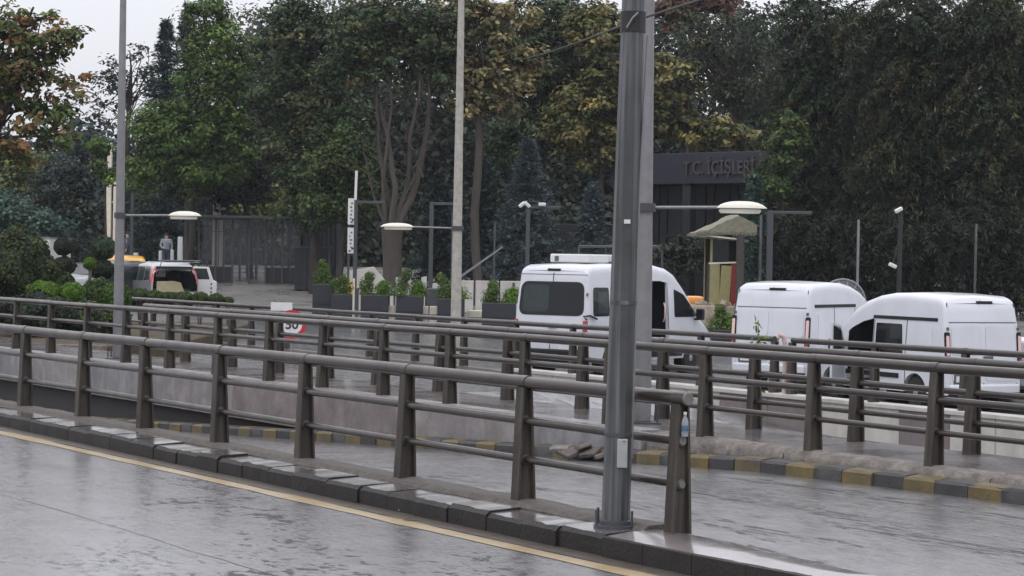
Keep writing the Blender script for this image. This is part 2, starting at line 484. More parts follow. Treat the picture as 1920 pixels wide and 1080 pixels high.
def sheet(name, s_list, w_list, zf, material, kind='structure', label=None):
    """grid sheet in the road frame; zf(s, w) -> z"""
    vs = [(s, -w, zf(s, w)) for s in s_list for w in w_list]
    nw = len(w_list)
    fs = [(i * nw + j, i * nw + j + 1, (i + 1) * nw + j + 1, (i + 1) * nw + j)
          for i in range(len(s_list) - 1) for j in range(nw - 1)]
    mb = MB(); mb.add(vs, fs)
    o = frame_obj(mb.build(name, material, fix=False))
    me = o.data
    if len(me.polygons) and me.polygons[0].normal.z < 0: me.flip_normals()
    return tag(o, kind=kind, label=label)

def lin(a, b, n): return [a + (b - a) * i / (n - 1) for i in range(n)]

KF = -.50        # front of the near kerb
def kfront(s):   # the kerb bends slightly away towards its right-hand tip
    return KF + (.030 * s * s * .5 if s < 0 else 0)

sheet('near_road', lin(-60, 160, 45), [-60, -30, -12, -6, -3, -1.5, -.7], lambda s, w: 0.0, M['road'])
sheet('ramp_road', lin(-60, -4, 8) + lin(-3.5, 30, 68) + lin(31, 160, 40), [-.7, 0, 1.2, 2.4, 3.6, 4.9], lambda s, w: z_ramp(s), M['ramp'])
sheet('walkway', lin(-60, 120, 120), [5.28, 5.6, 6.0, 6.4, 6.72], lambda s, w: .185 + .006 * math.sin(s * 2.3) , M['walk'])
sheet('second_road', lin(-60, 120, 181), [6.7, 9, 11.5, 14.1], lambda s, w: z_road2(s), M['farroad'])
def far_z(s, w):
    p = rp(s, w); return terrain(p.x, p.y)
_ss = [-120, -100] + lin(-80, 130, 106) + [170, 250]
_ws = [14.3] + lin(16, 120, 53) + [140, 180, 260]
sheet('ground', _ss, _ws, far_z, M['farroad'])

# ochre edge line and the silted gutter beside the kerb
def strip(name, s_list, wa, wb, z, material):
    mb = MB()
    vs = []; 
    for s in s_list: vs += [(s, -wa(s), z), (s, -wb(s), z)]
    mb.add(vs, [(2 * i, 2 * i + 1, 2 * i + 3, 2 * i + 2) for i in range(len(s_list) - 1)])
    o = frame_obj(mb.build(name, material, fix=False))
    if o.data.polygons[0].normal.z < 0: o.data.flip_normals()
    return tag(o, kind='structure')
_sl = lin(-8, 60, 137)
rg = random.Random(3)
_j = {round(s, 3): rg.uniform(-.018, .018) for s in _sl}
strip('edge_line', _sl, lambda s: kfront(s) - .40 + _j[round(s, 3)], lambda s: kfront(s) - .225 - _j[round(s, 3)], .004, M['ochre'])
strip('gutter', _sl, lambda s: kfront(s) - .21 + _j[round(s, 3)], lambda s: kfront(s) + .02, .003, M['gutter'])

_sw = lin(-10, 40, 201); _sj = {}
_v = 0
for s in _sw:
    _v = _v * .92 + rg.uniform(-.012, .012); _sj[s] = _v
strip('tar_seam', _sw, lambda s: -2.96 + _sj[s] - .006 * abs(math.sin(s * 1.1)) - .001, lambda s: -2.96 + _sj[s] + .006 * abs(math.sin(s * 1.7)) + .001, .003, M['tar'])

# ---- near kerb: a rough mortar bed, single kerb stones, the ramp's inner retaining wall under it
def bed_right(s):           # ramp-side edge of the kerb island: tapers to a tip at the right
    return .17 if s >= -.4 else .17 - (.17 - kfront(-3.6)) * min(1, (-.4 - s) / 3.2) ** 1.1
mb = MB()
sl = lin(.2, 70, 280); rr = random.Random(5)
rows = []
for s in sl:
    a = rr.uniform(-.012, .012)
    rows.append([(s, -(-.17 + a), .165), (s, -(-.12 + a), .198 + rr.uniform(-.007, .008)), (s, -(.02), .202 + rr.uniform(-.006, .006)),
                 (s, -.14, .195 + rr.uniform(-.008, .008)), (s, -.17, .16), (s, -.17, -3.4), (s, -(-.17), -3.4)])
n = len(rows[0])
mb.add([p for r in rows for p in r], [(i * n + j, i * n + (j + 1) % n, (i + 1) * n + (j + 1) % n, (i + 1) * n + j) for i in range(len(rows) - 1) for j in range(n)])
mb.add(rows[0], [tuple(range(n))])
near_kerb = tag(frame_obj(mb.build('kerb', M['mortar'], smooth=50)), kind='structure')
# nose slab at the right-hand end, beneath the pole and the last post
mb = MB(); sl = lin(.2, -3.6, 26); rows = []
for s in sl:
    a, b = kfront(s) + .012, max(bed_right(s), kfront(s) + .03)
    rows.append([(s, -a, -.3), (s, -a, .15 + rr.uniform(-.006, .006)), (s, -(a + (b - a) * .3), .168 + rr.uniform(-.004, .004)), (s, -(a + (b - a) * .7), .172 + rr.uniform(-.004, .004)), (s, -b, .14 if s > -.5 else .14 + (s + .5) * .035), (s, -b, -.3)])
n = 6
mb.add([p for r in rows for p in r], [(i * n + j, i * n + j + 1, (i + 1) * n + j + 1, (i + 1) * n + j) for i in range(len(rows) - 1) for j in range(n - 1)])
mb.add([rows[0][j] for j in range(6)], [tuple(range(6))]); mb.add([rows[-1][j] for j in range(6)], [tuple(range(6))])
o = mb.build('kerb_nose_slab', M['walk'], near_kerb, smooth=40)
# single stones
ks = [(0.62, .78)]
s0 = .25; k = 0
stone_rng = random.Random(11)
while s0 < 50:
    ln = stone_rng.uniform(.46, .66)
    h = .155 + stone_rng.uniform(-.014, .012); dw = stone_rng.uniform(-.014, .014)
    mb = MB()
    mid = s0 + ln / 2
    nx = 7
    rows = []
    for i in range(nx):
        s = s0 + .006 + (ln - .012) * i / (nx - 1)
        e = .008 if i in (0, nx - 1) else 0
        j1 = stone_rng.uniform(-.008, .008)
        rows.append([(s, -(KF + dw), -.2), (s, -(KF + dw + j1 * .5), h - .03 - e * .5), (s, -(KF + .03 + dw + j1 + e), h + j1 * .5), (s, -(-.175), h + .012), (s, -(-.175), -.2)])
    mb.add([p for r in rows for p in r], [(i * 5 + j, i * 5 + j + 1, (i + 1) * 5 + j + 1, (i + 1) * 5 + j) for i in range(nx - 1) for j in range(4)])
    mb.add(rows[0], [(0, 1, 2, 3, 4)]); mb.add(rows[-1], [(0, 1, 2, 3, 4)])
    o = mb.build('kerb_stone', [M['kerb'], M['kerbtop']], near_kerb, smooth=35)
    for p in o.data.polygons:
        if p.normal.z > .75: p.material_index = 1  # upward faces take the lighter copy, painted as lit by the sky
    s0 += ln
# dark face stones of the nose
s0 = .22
while s0 > -3.3:
    ln = stone_rng.uniform(.46, .66); s1 = s0 - ln
    mb = MB(); rows = []
    for i in range(6):
        s = s0 - .006 - (ln - .012) * i / 5
        f = kfront(s) + stone_rng.uniform(-.006, .006)
        h = .142 - max(0, -s - 2.4) * .05
        rows.append([(s, -(f - .012), -.2), (s, -(f - .012), h), (s, -(f + .02), h + .008), (s, -(f + .02), -.2)])
    mb.add([p for r in rows for p in r], [(i * 4 + j, i * 4 + j + 1, (i + 1) * 4 + j + 1, (i + 1) * 4 + j) for i in range(5) for j in range(3)])
    mb.add(rows[0], [(0, 1, 2, 3)]); mb.add(rows[-1], [(0, 1, 2, 3)])
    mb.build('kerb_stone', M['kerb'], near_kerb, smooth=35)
    s0 = s1

# ---- far side of the ramp: painted kerb blocks, stained retaining wall, rough coping
KW = 4.80
mb = MB(); sl = lin(-30, 70, 101); vs = []
for s in sl: vs += [(s, -(KW + .03), z_ramp(s) - .3), (s, -(KW + .03), z_ramp(s) + .125), (s, -5.30, z_ramp(s) + .125)]
mb.add(vs, [(3 * i + j, 3 * i + j + 1, 3 * i + j + 4, 3 * i + j + 3) for i in range(len(sl) - 1) for j in range(2)])
far_kerb = tag(frame_obj(mb.build('far_kerb', M['mortar'])), kind='structure')
blk = {}
def kerb_block(kind, ln):
    if (kind, ln) in blk: return blk[(kind, ln)]
    mb = MB(); y0, y1 = .1, -.1
    rows = []
    for i in range(5):
        x = -ln / 2 + ln * i / 4; e = .012 if i in (0, 4) else 0
        j = stone_rng.uniform(-.005, .005)
        rows.append([(x, y0, -.05), (x, y0 - e + j, .108), (x, y0 - .022 - e + j, .138 - e), (x, y1, .142), (x, y1, -.05)])
    mb.add([p for r in rows for p in r], [(i * 5 + j, i * 5 + j + 1, (i + 1) * 5 + j + 1, (i + 1) * 5 + j) for i in range(4) for j in range(4)])
    mb.add(rows[0], [(0, 1, 2, 3, 4)]); mb.add(rows[-1], [(0, 1, 2, 3, 4)])
    blk[(kind, ln)] = mb.mesh('kerb_block', M['kyellow'] if kind == 0 else M['kblack'], smooth=35)
    return blk[(kind, ln)]
s = -5.0; k = 0
while s < 30:
    zc = z_ramp(s); sl_ = z_ramp(s + .21) - z_ramp(s - .21)
    o = mobj('painted_kerb_block', kerb_block(k % 2, .412 if k % 3 else .408), far_kerb, (s, -(KW + .1) + stone_rng.uniform(-.012, .012), zc + stone_rng.uniform(-.008, .006)),
             (stone_rng.uniform(-.03, .03), -math.atan2(sl_, .42), stone_rng.uniform(-.02, .02)))
    s += .42; k += 1

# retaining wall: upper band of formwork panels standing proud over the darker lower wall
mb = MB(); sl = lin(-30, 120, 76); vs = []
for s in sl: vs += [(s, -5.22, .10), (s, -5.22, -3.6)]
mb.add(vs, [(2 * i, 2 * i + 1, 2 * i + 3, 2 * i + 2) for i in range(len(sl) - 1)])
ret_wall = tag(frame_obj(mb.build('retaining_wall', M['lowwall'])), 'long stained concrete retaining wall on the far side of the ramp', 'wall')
s = 7.2; k = 0
while s < 75:
    ln = [2.4, 3.0, 2.7][k % 3]
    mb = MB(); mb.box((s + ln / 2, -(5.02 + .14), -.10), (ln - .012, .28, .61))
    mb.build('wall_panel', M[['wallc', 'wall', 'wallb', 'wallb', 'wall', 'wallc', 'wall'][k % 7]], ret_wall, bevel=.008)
    s += ln; k += 1
s = 7.2
# rough broken coping at the right
s = 7.15; k = 0
for ln in (2.35, 2.9, 3.2, 4.0, 8.0):
    mb = MB(); nx = int(ln / .09) + 2; rows = []
    for i in range(nx):
        x = s - .012 - (ln - .024) * i / (nx - 1)
        g = lambda a: stone_rng.uniform(-a, a) * .55
        e = .03 if i in (0, nx - 1) else 0
        rows.append([(x, -(5.03 + g(.012) + e), -.32), (x, -(5.025 + g(.014) + e), .02 + g(.01)), (x, -(5.03 + g(.018) + e), .12 + g(.02) - e), (x, -(5.075 + g(.02)), .185 + g(.016) - e), (x, -(5.19 + g(.012)), .205 + g(.012) - e), (x, -(5.31 + g(.02)), .20 + g(.01)), (x, -5.32, -.3)])
    n = 7
    mb.add([p for r in rows for p in r], [(i * n + j, i * n + j + 1, (i + 1) * n + j + 1, (i + 1) * n + j) for i in range(nx - 1) for j in range(n - 1)])
    mb.add(rows[0], [tuple(range(n))]); mb.add(rows[-1], [tuple(range(n))])
    mb.build('coping_block', M['coping'], ret_wall, smooth=60)
    s -= ln
# wall on the second road's near side and the pale panelled wall on its far side
mb = MB(); sl = lin(-30, 90, 61); vs = []
for s in sl: vs += [(s, -6.72, .18), (s, -6.72, -3.6)]
mb.add(vs, [(2 * i, 2 * i + 1, 2 * i + 3, 2 * i + 2) for i in range(len(sl) - 1)])
tag(frame_obj(mb.build('second_road_inner_wall', M['wall'])), 'concrete wall under the walkway edge facing the second road', 'wall')
mb = MB(); mb.box((20, -14.32, -1.75), (100, .20, 3.18))
pale_wall = tag(frame_obj(mb.build('panelled_wall', M['paleb'])), 'pale panelled concrete wall below the farthest railing', 'wall')
s = -14.0; k = 0; pr = random.Random(21)
while s < 24:
    ln = pr.choice([.95, 1.1, 1.3])
    mb = MB(); mb.box((s + ln / 2, -14.18, -1.66), (ln - .015, .10, 3.0))
    mb.build('wall_panel', M['pale' if pr.random() < .68 else 'paleb'], pale_wall, bevel=.006)
    s += ln
mb = MB(); mb.box((5, -14.26, -.125), (38, .34, .07)); mb.build('wall_cap', M['pale'], pale_wall, bevel=.01)

# ================================================================== RAILINGS
def post_mesh(kind):
    mb = MB()
    def slab(y0a, y1a, y0b, y1b, x0, x1):   # bottom / top extents
        vs = [(x0, y0a, 0), (x1, y0a, 0), (x1, y1a, 0), (x0, y1a, 0), (x0, y0b, .93), (x1, y0b, .93), (x1, y1b, .93), (x0, y1b, .93)]
        mb.add(vs, [(3, 2, 1, 0), (4, 5, 6, 7), (0, 1, 5, 4), (1, 2, 6, 5), (2, 3, 7, 6), (3, 0, 4, 7)])
    slab(-.088, -.068, -.046, -.028, -.05, .05)
    slab(.068, .088, .028, .046, -.05, .05)
    slab(-.070, .070, -.030, .030, -.014, .014)
    return mb.mesh('post_' + kind, M['post'])
POST = post_mesh('h')
def pipe_mesh(name, ln, r):
    mb = MB(); mb.tube([(0, 0, 0), (ln, 0, 0)], r, 14); return mb.mesh(name, M['rail'], smooth=40)
def collar_mesh(r):
    mb = MB(); mb.tube([(-.05, 0, 0), (.05, 0, 0)], r, 14); return mb.mesh('joint', M['rail'], smooth=40)
COLLAR = collar_mesh(.0532)
SLEEVE = MB().tube([(-.034, 0, 0), (-.03, 0, 0), (.03, 0, 0), (.034, 0, 0)], [.036, .042, .042, .036], 12).mesh('sleeve', M['darksteel'], smooth=40)
CAPM = {r: MB().lathe([(r * .92, -.004), (r * .98, 0), (r * .8, .012), (0.002, .016)], 14, 'X').mesh('pipe_end', M['boxgrey'], smooth=50) for r in (.055, .034, .030)}

def railing(label, s0, s1, w, zb, spacing, heights=(.94, .635, .325), skip=(), ends=True, offs=0, wob=.004, posts=None, sleeves=False):
    root = thing('railing', RO, ANG, label, 'railing', 'pipe railings along the underpass')
    rnd = random.Random(int(abs(w) * 100 + s0))
    ss = posts if posts else [s0 + i * spacing for i in range(int((s1 - s0) / spacing + 1.001))]
    zof = {}
    for s in ss:
        z = zb(s) if callable(zb) else zb
        zof[s] = z
        mobj('post', POST, root, (s, -w, z - .03), (rnd.uniform(-.012, .012), rnd.uniform(-.014, .014), rnd.uniform(-.05, .05)))
    for i in range(len(ss) - 1):
        a, b = ss[i], ss[i + 1]
        if (i in skip): continue
        sl = (zof[b] - zof[a]) / (b - a)
        for nm, h, r in (('top_rail', heights[0], .050), ('middle_rail', heights[1], .034), ('lower_rail', heights[2], .030)):
            mb = MB()
            j0, j1 = rnd.uniform(-wob, wob), rnd.uniform(-wob, wob)
            g = .004 if nm == 'top_rail' else -.012
            n = 4
            pts = []
            for k in range(n + 1):
                t = k / n
                pts.append((a + g + (b - a - 2 * g) * t, -w + (0 if k in (0, n) else rnd.uniform(-wob, wob) * .6), zof[a] + (zof[b] - zof[a]) * t + h + j0 + (j1 - j0) * t))
            mb.tube(pts, r, 12)
            mb.build(nm, M['rail'], root, smooth=40)
        if sleeves:
            for h in heights[1:]: mobj('sleeve', SLEEVE, root, (a, -w, zof[a] + h))
        if i:
            mobj('joint', COLLAR, root, (a, -w, zof[a] + heights[0]))
    if ends:
        for s, sg in ((ss[0], -1),):
            for h, r in ((heights[0], .050), (heights[1], .034), (heights[2], .030)):
                mb = MB(); mb.tube([(s - .09 if h == heights[0] else s - .035, -w, zof[s] + h), (s + .02, -w, zof[s] + h)], r, 14)
                p = mb.build('pipe_stub', M['rail'], root, smooth=40)
                mb = MB(); xe = (s - .09 if h == heights[0] else s - .035)
                mb.tube([(xe - .012, -w, zof[s] + h), (xe, -w, zof[s] + h)], [r * .86, r * .99], 14)
                mb.build('pipe_end', M['pipeend'], p, smooth=40)
    return root

# post positions read off the photograph along each railing's own line
R1 = [0, 1.72, 3.55, 5.32, 7.15, 8.95, 10.85, 12.65] + [12.65 + 1.84 * i for i in range(1, 14)]
def s_of(px, w):
    r = (px - 960) / FPX
    p0 = RO + RN * w
    return (p0.x - r * p0.y) / (-RD.x + r * RD.y)
POSTS1 = [s_of(px, 0) for px in (1279, 988, 765, 576, 416, 276, 159, 50)] + [s_of(50, 0) + 1.86 * i for i in range(1, 10)]
railing('nearest brown pipe railing on the kerb beside the wet road', 0, 0, 0, .19, 1.8, posts=POSTS1, sleeves=True)
POSTS2 = [s_of(1757, 5.2) - 1.8 * i for i in range(4, 0, -1)] + [s_of(px, 5.2) for px in (1757, 1530, 1327, 1148, 988, 847, 722, 607, 507, 410, 320, 238, 165, 97, 32)]
POSTS2 += [POSTS2[-1] + 1.8 * i for i in range(1, 8)]
railing('pipe railing on top of the ramp retaining wall, near side of the walkway', 0, 0, 5.2, .195, 1.8, posts=POSTS2, ends=False, sleeves=True)
POSTS3 = [s_of(1828, 6.5) - 1.85 * i for i in range(4, 0, -1)] + [s_of(px, 6.5) for px in (1828, 1610, 1418, 1246, 1095, 955, 826, 710, 618, 525, 437, 350, 272)]
railing('pipe railing along the far edge of the wet walkway', 0, 0, 6.5, .185, 1.85, posts=POSTS3, ends=False)
g4 = s_of(1478, 14.25)
POSTS4 = [s_of(1488, 14.25) - 2.0 * i for i in range(8, -1, -1)]
railing('right-hand stretch of the farthest railing, in front of the two closed vans', 0, 0, 14.25, -.12, 2.0, posts=POSTS4, ends=False)
POSTS4b = [s_of(1455, 14.25) + 2.0 * i for i in range(0, 15)]
railing('left-hand stretch of the farthest railing, beginning at the bent end post', 0, 0, 14.25, -.12, 2.0, posts=POSTS4b, ends=False)
# bent red and white end post at the gap
p = rp(s_of(1474, 14.25), 14.25, -.1)
t = thing('bent_marker_post', p, 0, 'pinkish bent marker post standing in the gap of the farthest railing', 'post')
mb = MB(); mb.tube([(0, 0, -.05), (.01, 0, .5), (.0, 0, .85), (-.03, 0, .98), (-.09, 0, 1.0), (-.12, 0, .94)], [.045, .045, .042, .04, .04, .03], 10)
mb.build('tube', mat('faded_red_paint', (.30, .13, .12), .5, noise=.6, nscale=6, col2=(.5, .45, .43)), t, smooth=50)
mb = MB(); mb.box((0, 0, -.03), (.16, .16, .03)); mb.build('foot', M['rail'], t)

# ================================================================== POLES AND LAMPS
def lamp_head(parent, x, z, L, mirror=1, name='lamp_head'):
    """cobra-less oval street lantern, long axis local x"""
    mb = MB(); n = 22
    top = []; rows = []
    for i in range(13):
        u = -1 + 2 * i / 12
        e = max(.02, 1 - abs(u) ** 2.6)
        hw = .14 * (e ** .55); hz = .085 * (e ** .7)
        ring = []
        for k in range(9):
            a = math.pi * k / 8
            ring.append((x + u * L / 2, hw * math.cos(a), z + hz * math.sin(a)))
        rows.append(ring)
    nn = 9
    mb.add([p for r in rows for p in r], [(i * nn + j, i * nn + j + 1, (i + 1) * nn + j + 1, (i + 1) * nn + j) for i in range(12) for j in range(nn - 1)])
    mb.add([r[0] for r in rows] + [r[-1] for r in rows], [(i, i + 1, 13 + i + 1, 13 + i) for i in range(12)])
    head = mb.build(name, M['lampshell'], parent, smooth=60)
    mb = MB()
    lo = []
    for (f, zz) in ((.80, -.004), (.84, -.035), (.78, -.062)):
        lo.append([(x + .02 * mirror + L / 2 * f * math.cos(2 * math.pi * k / 20), .12 * f * math.sin(2 * math.pi * k / 20) * 1.05, z + zz) for k in range(20)])
    mb.add([p for r in lo for p in r], [(i * 20 + k, i * 20 + (k + 1) % 20, (i + 1) * 20 + (k + 1) % 20, (i + 1) * 20 + k) for i in range(2) for k in range(20)] + [tuple(range(40, 60))])
    mb.build('lamp_cover', M['lampglass'], head, smooth=50)
    return head

def lamp_pole(name, label, base, h, r0, r1, material, arm=None, lean=(0, 0), sides=12, bands=(), rz=0):
    t = thing(name, base, rz, label, 'street lamp', 'tall lamp poles of the underpass')
    mb = MB(); mb.tube([(0, 0, .02), (lean[0] * .3, lean[1] * .3, h * .3), (lean[0] * .7, lean[1] * .7, h * .7), (lean[0], lean[1], h)], [r0, r0 + (r1 - r0) * .3, r0 + (r1 - r0) * .7, r1], sides)
    mb.build('pole', material, t, smooth=30)
    mb = MB(); mb.box((0, 0, .0), (r0 * 3.9, r0 * 3.9, .03)); pl = mb.build('base_plate', M['darksteel'], t, bevel=.004)
    for i, (a, b) in enumerate(((1, 1), (1, -1), (-1, 1), (-1, -1))):
        mb = MB(); mb.tube([(a * r0 * 1.55, b * r0 * 1.55, 0), (a * r0 * 1.55 + (.01 if i == 1 else 0), b * r0 * 1.55, .12 + .03 * (i % 2))], .012, 8); mb.build('anchor_bolt', M['darksteel'], pl)
    if arm:
        side, z, ln, L = arm
        x0 = lean[0] * z / h
        mb = MB(); mb.tube([(x0 + side * r0 * .5, 0, z), (x0 + side * ln, 0, z + .015)], .02, 8)
        mb.build('arm', M['galv2'], t, smooth=50)
        mb = MB(); mb.tube([(x0, 0, z - .05), (x0, 0, z + .05)], r0 * 1.08, 12); mb.build('clamp', M['darksteel'], t, smooth=30)
        lamp_head(t, x0 + side * (ln + L * .45), z + .01, L, -side)
    return t

# near pole in front of the railing end
nb = at(1154, 982, 15.5); nb.z = .165
t = thing('utility_pole', nb, 0, 'thick grey tapered steel pole with access cover, in front of the railing end post', 'pole')
NH = 7.0; LX = .118
mb = MB(); mb.tube([(0, 0, .01), (LX * .35, 0, NH * .35), (LX, 0, NH)], [.104, .094, .068], 10)
mb.build('pole', M['galv'], t, smooth=20)
mb = MB(); mb.lathe([(.16, -.01), (.16, .018), (.118, .022), (.118, .05), (.105, .055)], 18); mb.build('base_plate', M['darksteel'], t, smooth=30)
for a in (200, 318, 75, 145):
    mb = MB(); mb.tube([(.15 * math.cos(R(a)), .15 * math.sin(R(a)), 0), (.152 * math.cos(R(a)), .152 * math.sin(R(a)), .13)], .010, 8); mb.build('anchor_bolt', M['darksteel'], t)
mb = MB(); mb.box((.035, -.098, .545), (.075, .035, .21)); cv = mb.build('access_cover', M['boxgrey'], t, bevel=.008)
mb = MB(); mb.lathe([(.006, -.004), (.006, .004)], 10, 'Y', (.045, -.118, .635)); mb.build('cover_screw', M['darksteel'], cv)
mb = MB(); mb.tube([(.01, 0, .665), (.01, 0, .69)], .106, 14); mb.build('strap', M['darksteel'], t, smooth=30)
mb = MB(); mb.tube([(.03, 0, 1.62), (.03, 0, 1.65)], .101, 14); mb.build('weld_band', M['galv'], t, smooth=30)
zc = at(1188, 42, 15.5).z - nb.z
mb = MB(); mb.tube([(LX * zc / NH, 0, zc - .075), (LX * zc / NH, 0, zc + .075)], .094, 12); cl = mb.build('cable_clamp', M['black'], t, smooth=30)
mb = MB(); mb.tube([(LX * zc / NH - .05, -.1, zc - .05), (LX * zc / NH - .01, -.115, zc + .02), (LX * zc / NH + .03, -.11, zc + .06)], .007, 8); mb.build('hook', M['galv2'], cl, smooth=50)
mb = MB(); mb.tube([(.105, -.02, .5), (.125 + .0, -.02, 2.4), (LX * .82 + .075, -.02, zc - .1)], .011, 8); mb.build('conduit', M['galv2'], t, smooth=50)
mb = MB(); mb.box((.04, -.1, at(1180, 416, 15.5).z - nb.z), (.045, .008, .03)); mb.build('sticker', M['whitepaint'], t)
# cables strung from the pole
def cable(name, label, pts, r=.009):
    mb = MB(); mb.tube(pts, r, 6)
    o = mb.build(name, M['cable'], smooth=60); return tag(o, label, 'cable')
pc = nb + Vector((LX * zc / NH, -.1, zc))
e1 = at(1330, -5, 17.0); e2 = at(1062, 82, 20.0); e3 = at(600, 170, 60)
cable('overhead_cable', 'black overhead cable rising right from the thick grey pole', [pc + (at(1700, -140, 21.0) - pc) * k / 10 + Vector((0, 0, -.10 * (k / 10) * (1 - k / 10))) for k in range(11)])
ep = at(560, 235, 92)
cable('overhead_cable', 'black overhead cable falling left from the thick grey pole into the trees', [pc + (at(1062, 82, 26.0) - pc) * k / 10 * 3.2 + Vector((0, 0, -.15 * (k / 10) * (1 - k / 10))) for k in range(11)])

# the three tall lamp poles
lb = at(221, 668, 38.5); lb.z = .185
lamp_pole('lamp_pole', 'slim tapered galvanised lamp pole at left, one lantern on an arm', lb, 9.0, .098, .042, M['galv2'], arm=(1, at(240, 404, 38.5).z - lb.z, .90, .60))
mbp = at(853, 700, 46.5); mbp.z = terrain(mbp.x, mbp.y)
lamp_pole('lamp_pole', 'slim whitish mottled lamp pole at centre, lantern on the left-hand arm', mbp, 9.5, .125, .062, M['creampole'], arm=(-1, at(850, 428, 46.5).z - mbp.z, .98, .74))
rb = at(1203, 790, 25.3); rb.z = .19
lamp_pole('lamp_pole', 'pale galvanised lamp pole just behind the thick grey pole, lantern on the right', rb, 7.0, .112, .040, M['galv2'], arm=(1, at(1210, 389, 25.3).z - rb.z, .87, .60))
# ================================================================== VEHICLES
def interp(x, pts):
    if x <= pts[0][0]: return pts[0][1]
    for (a, za), (b, zb_) in zip(pts, pts[1:]):
        if x <= b: return za + (zb_ - za) * (x - a) / (b - a)
    return pts[-1][1]

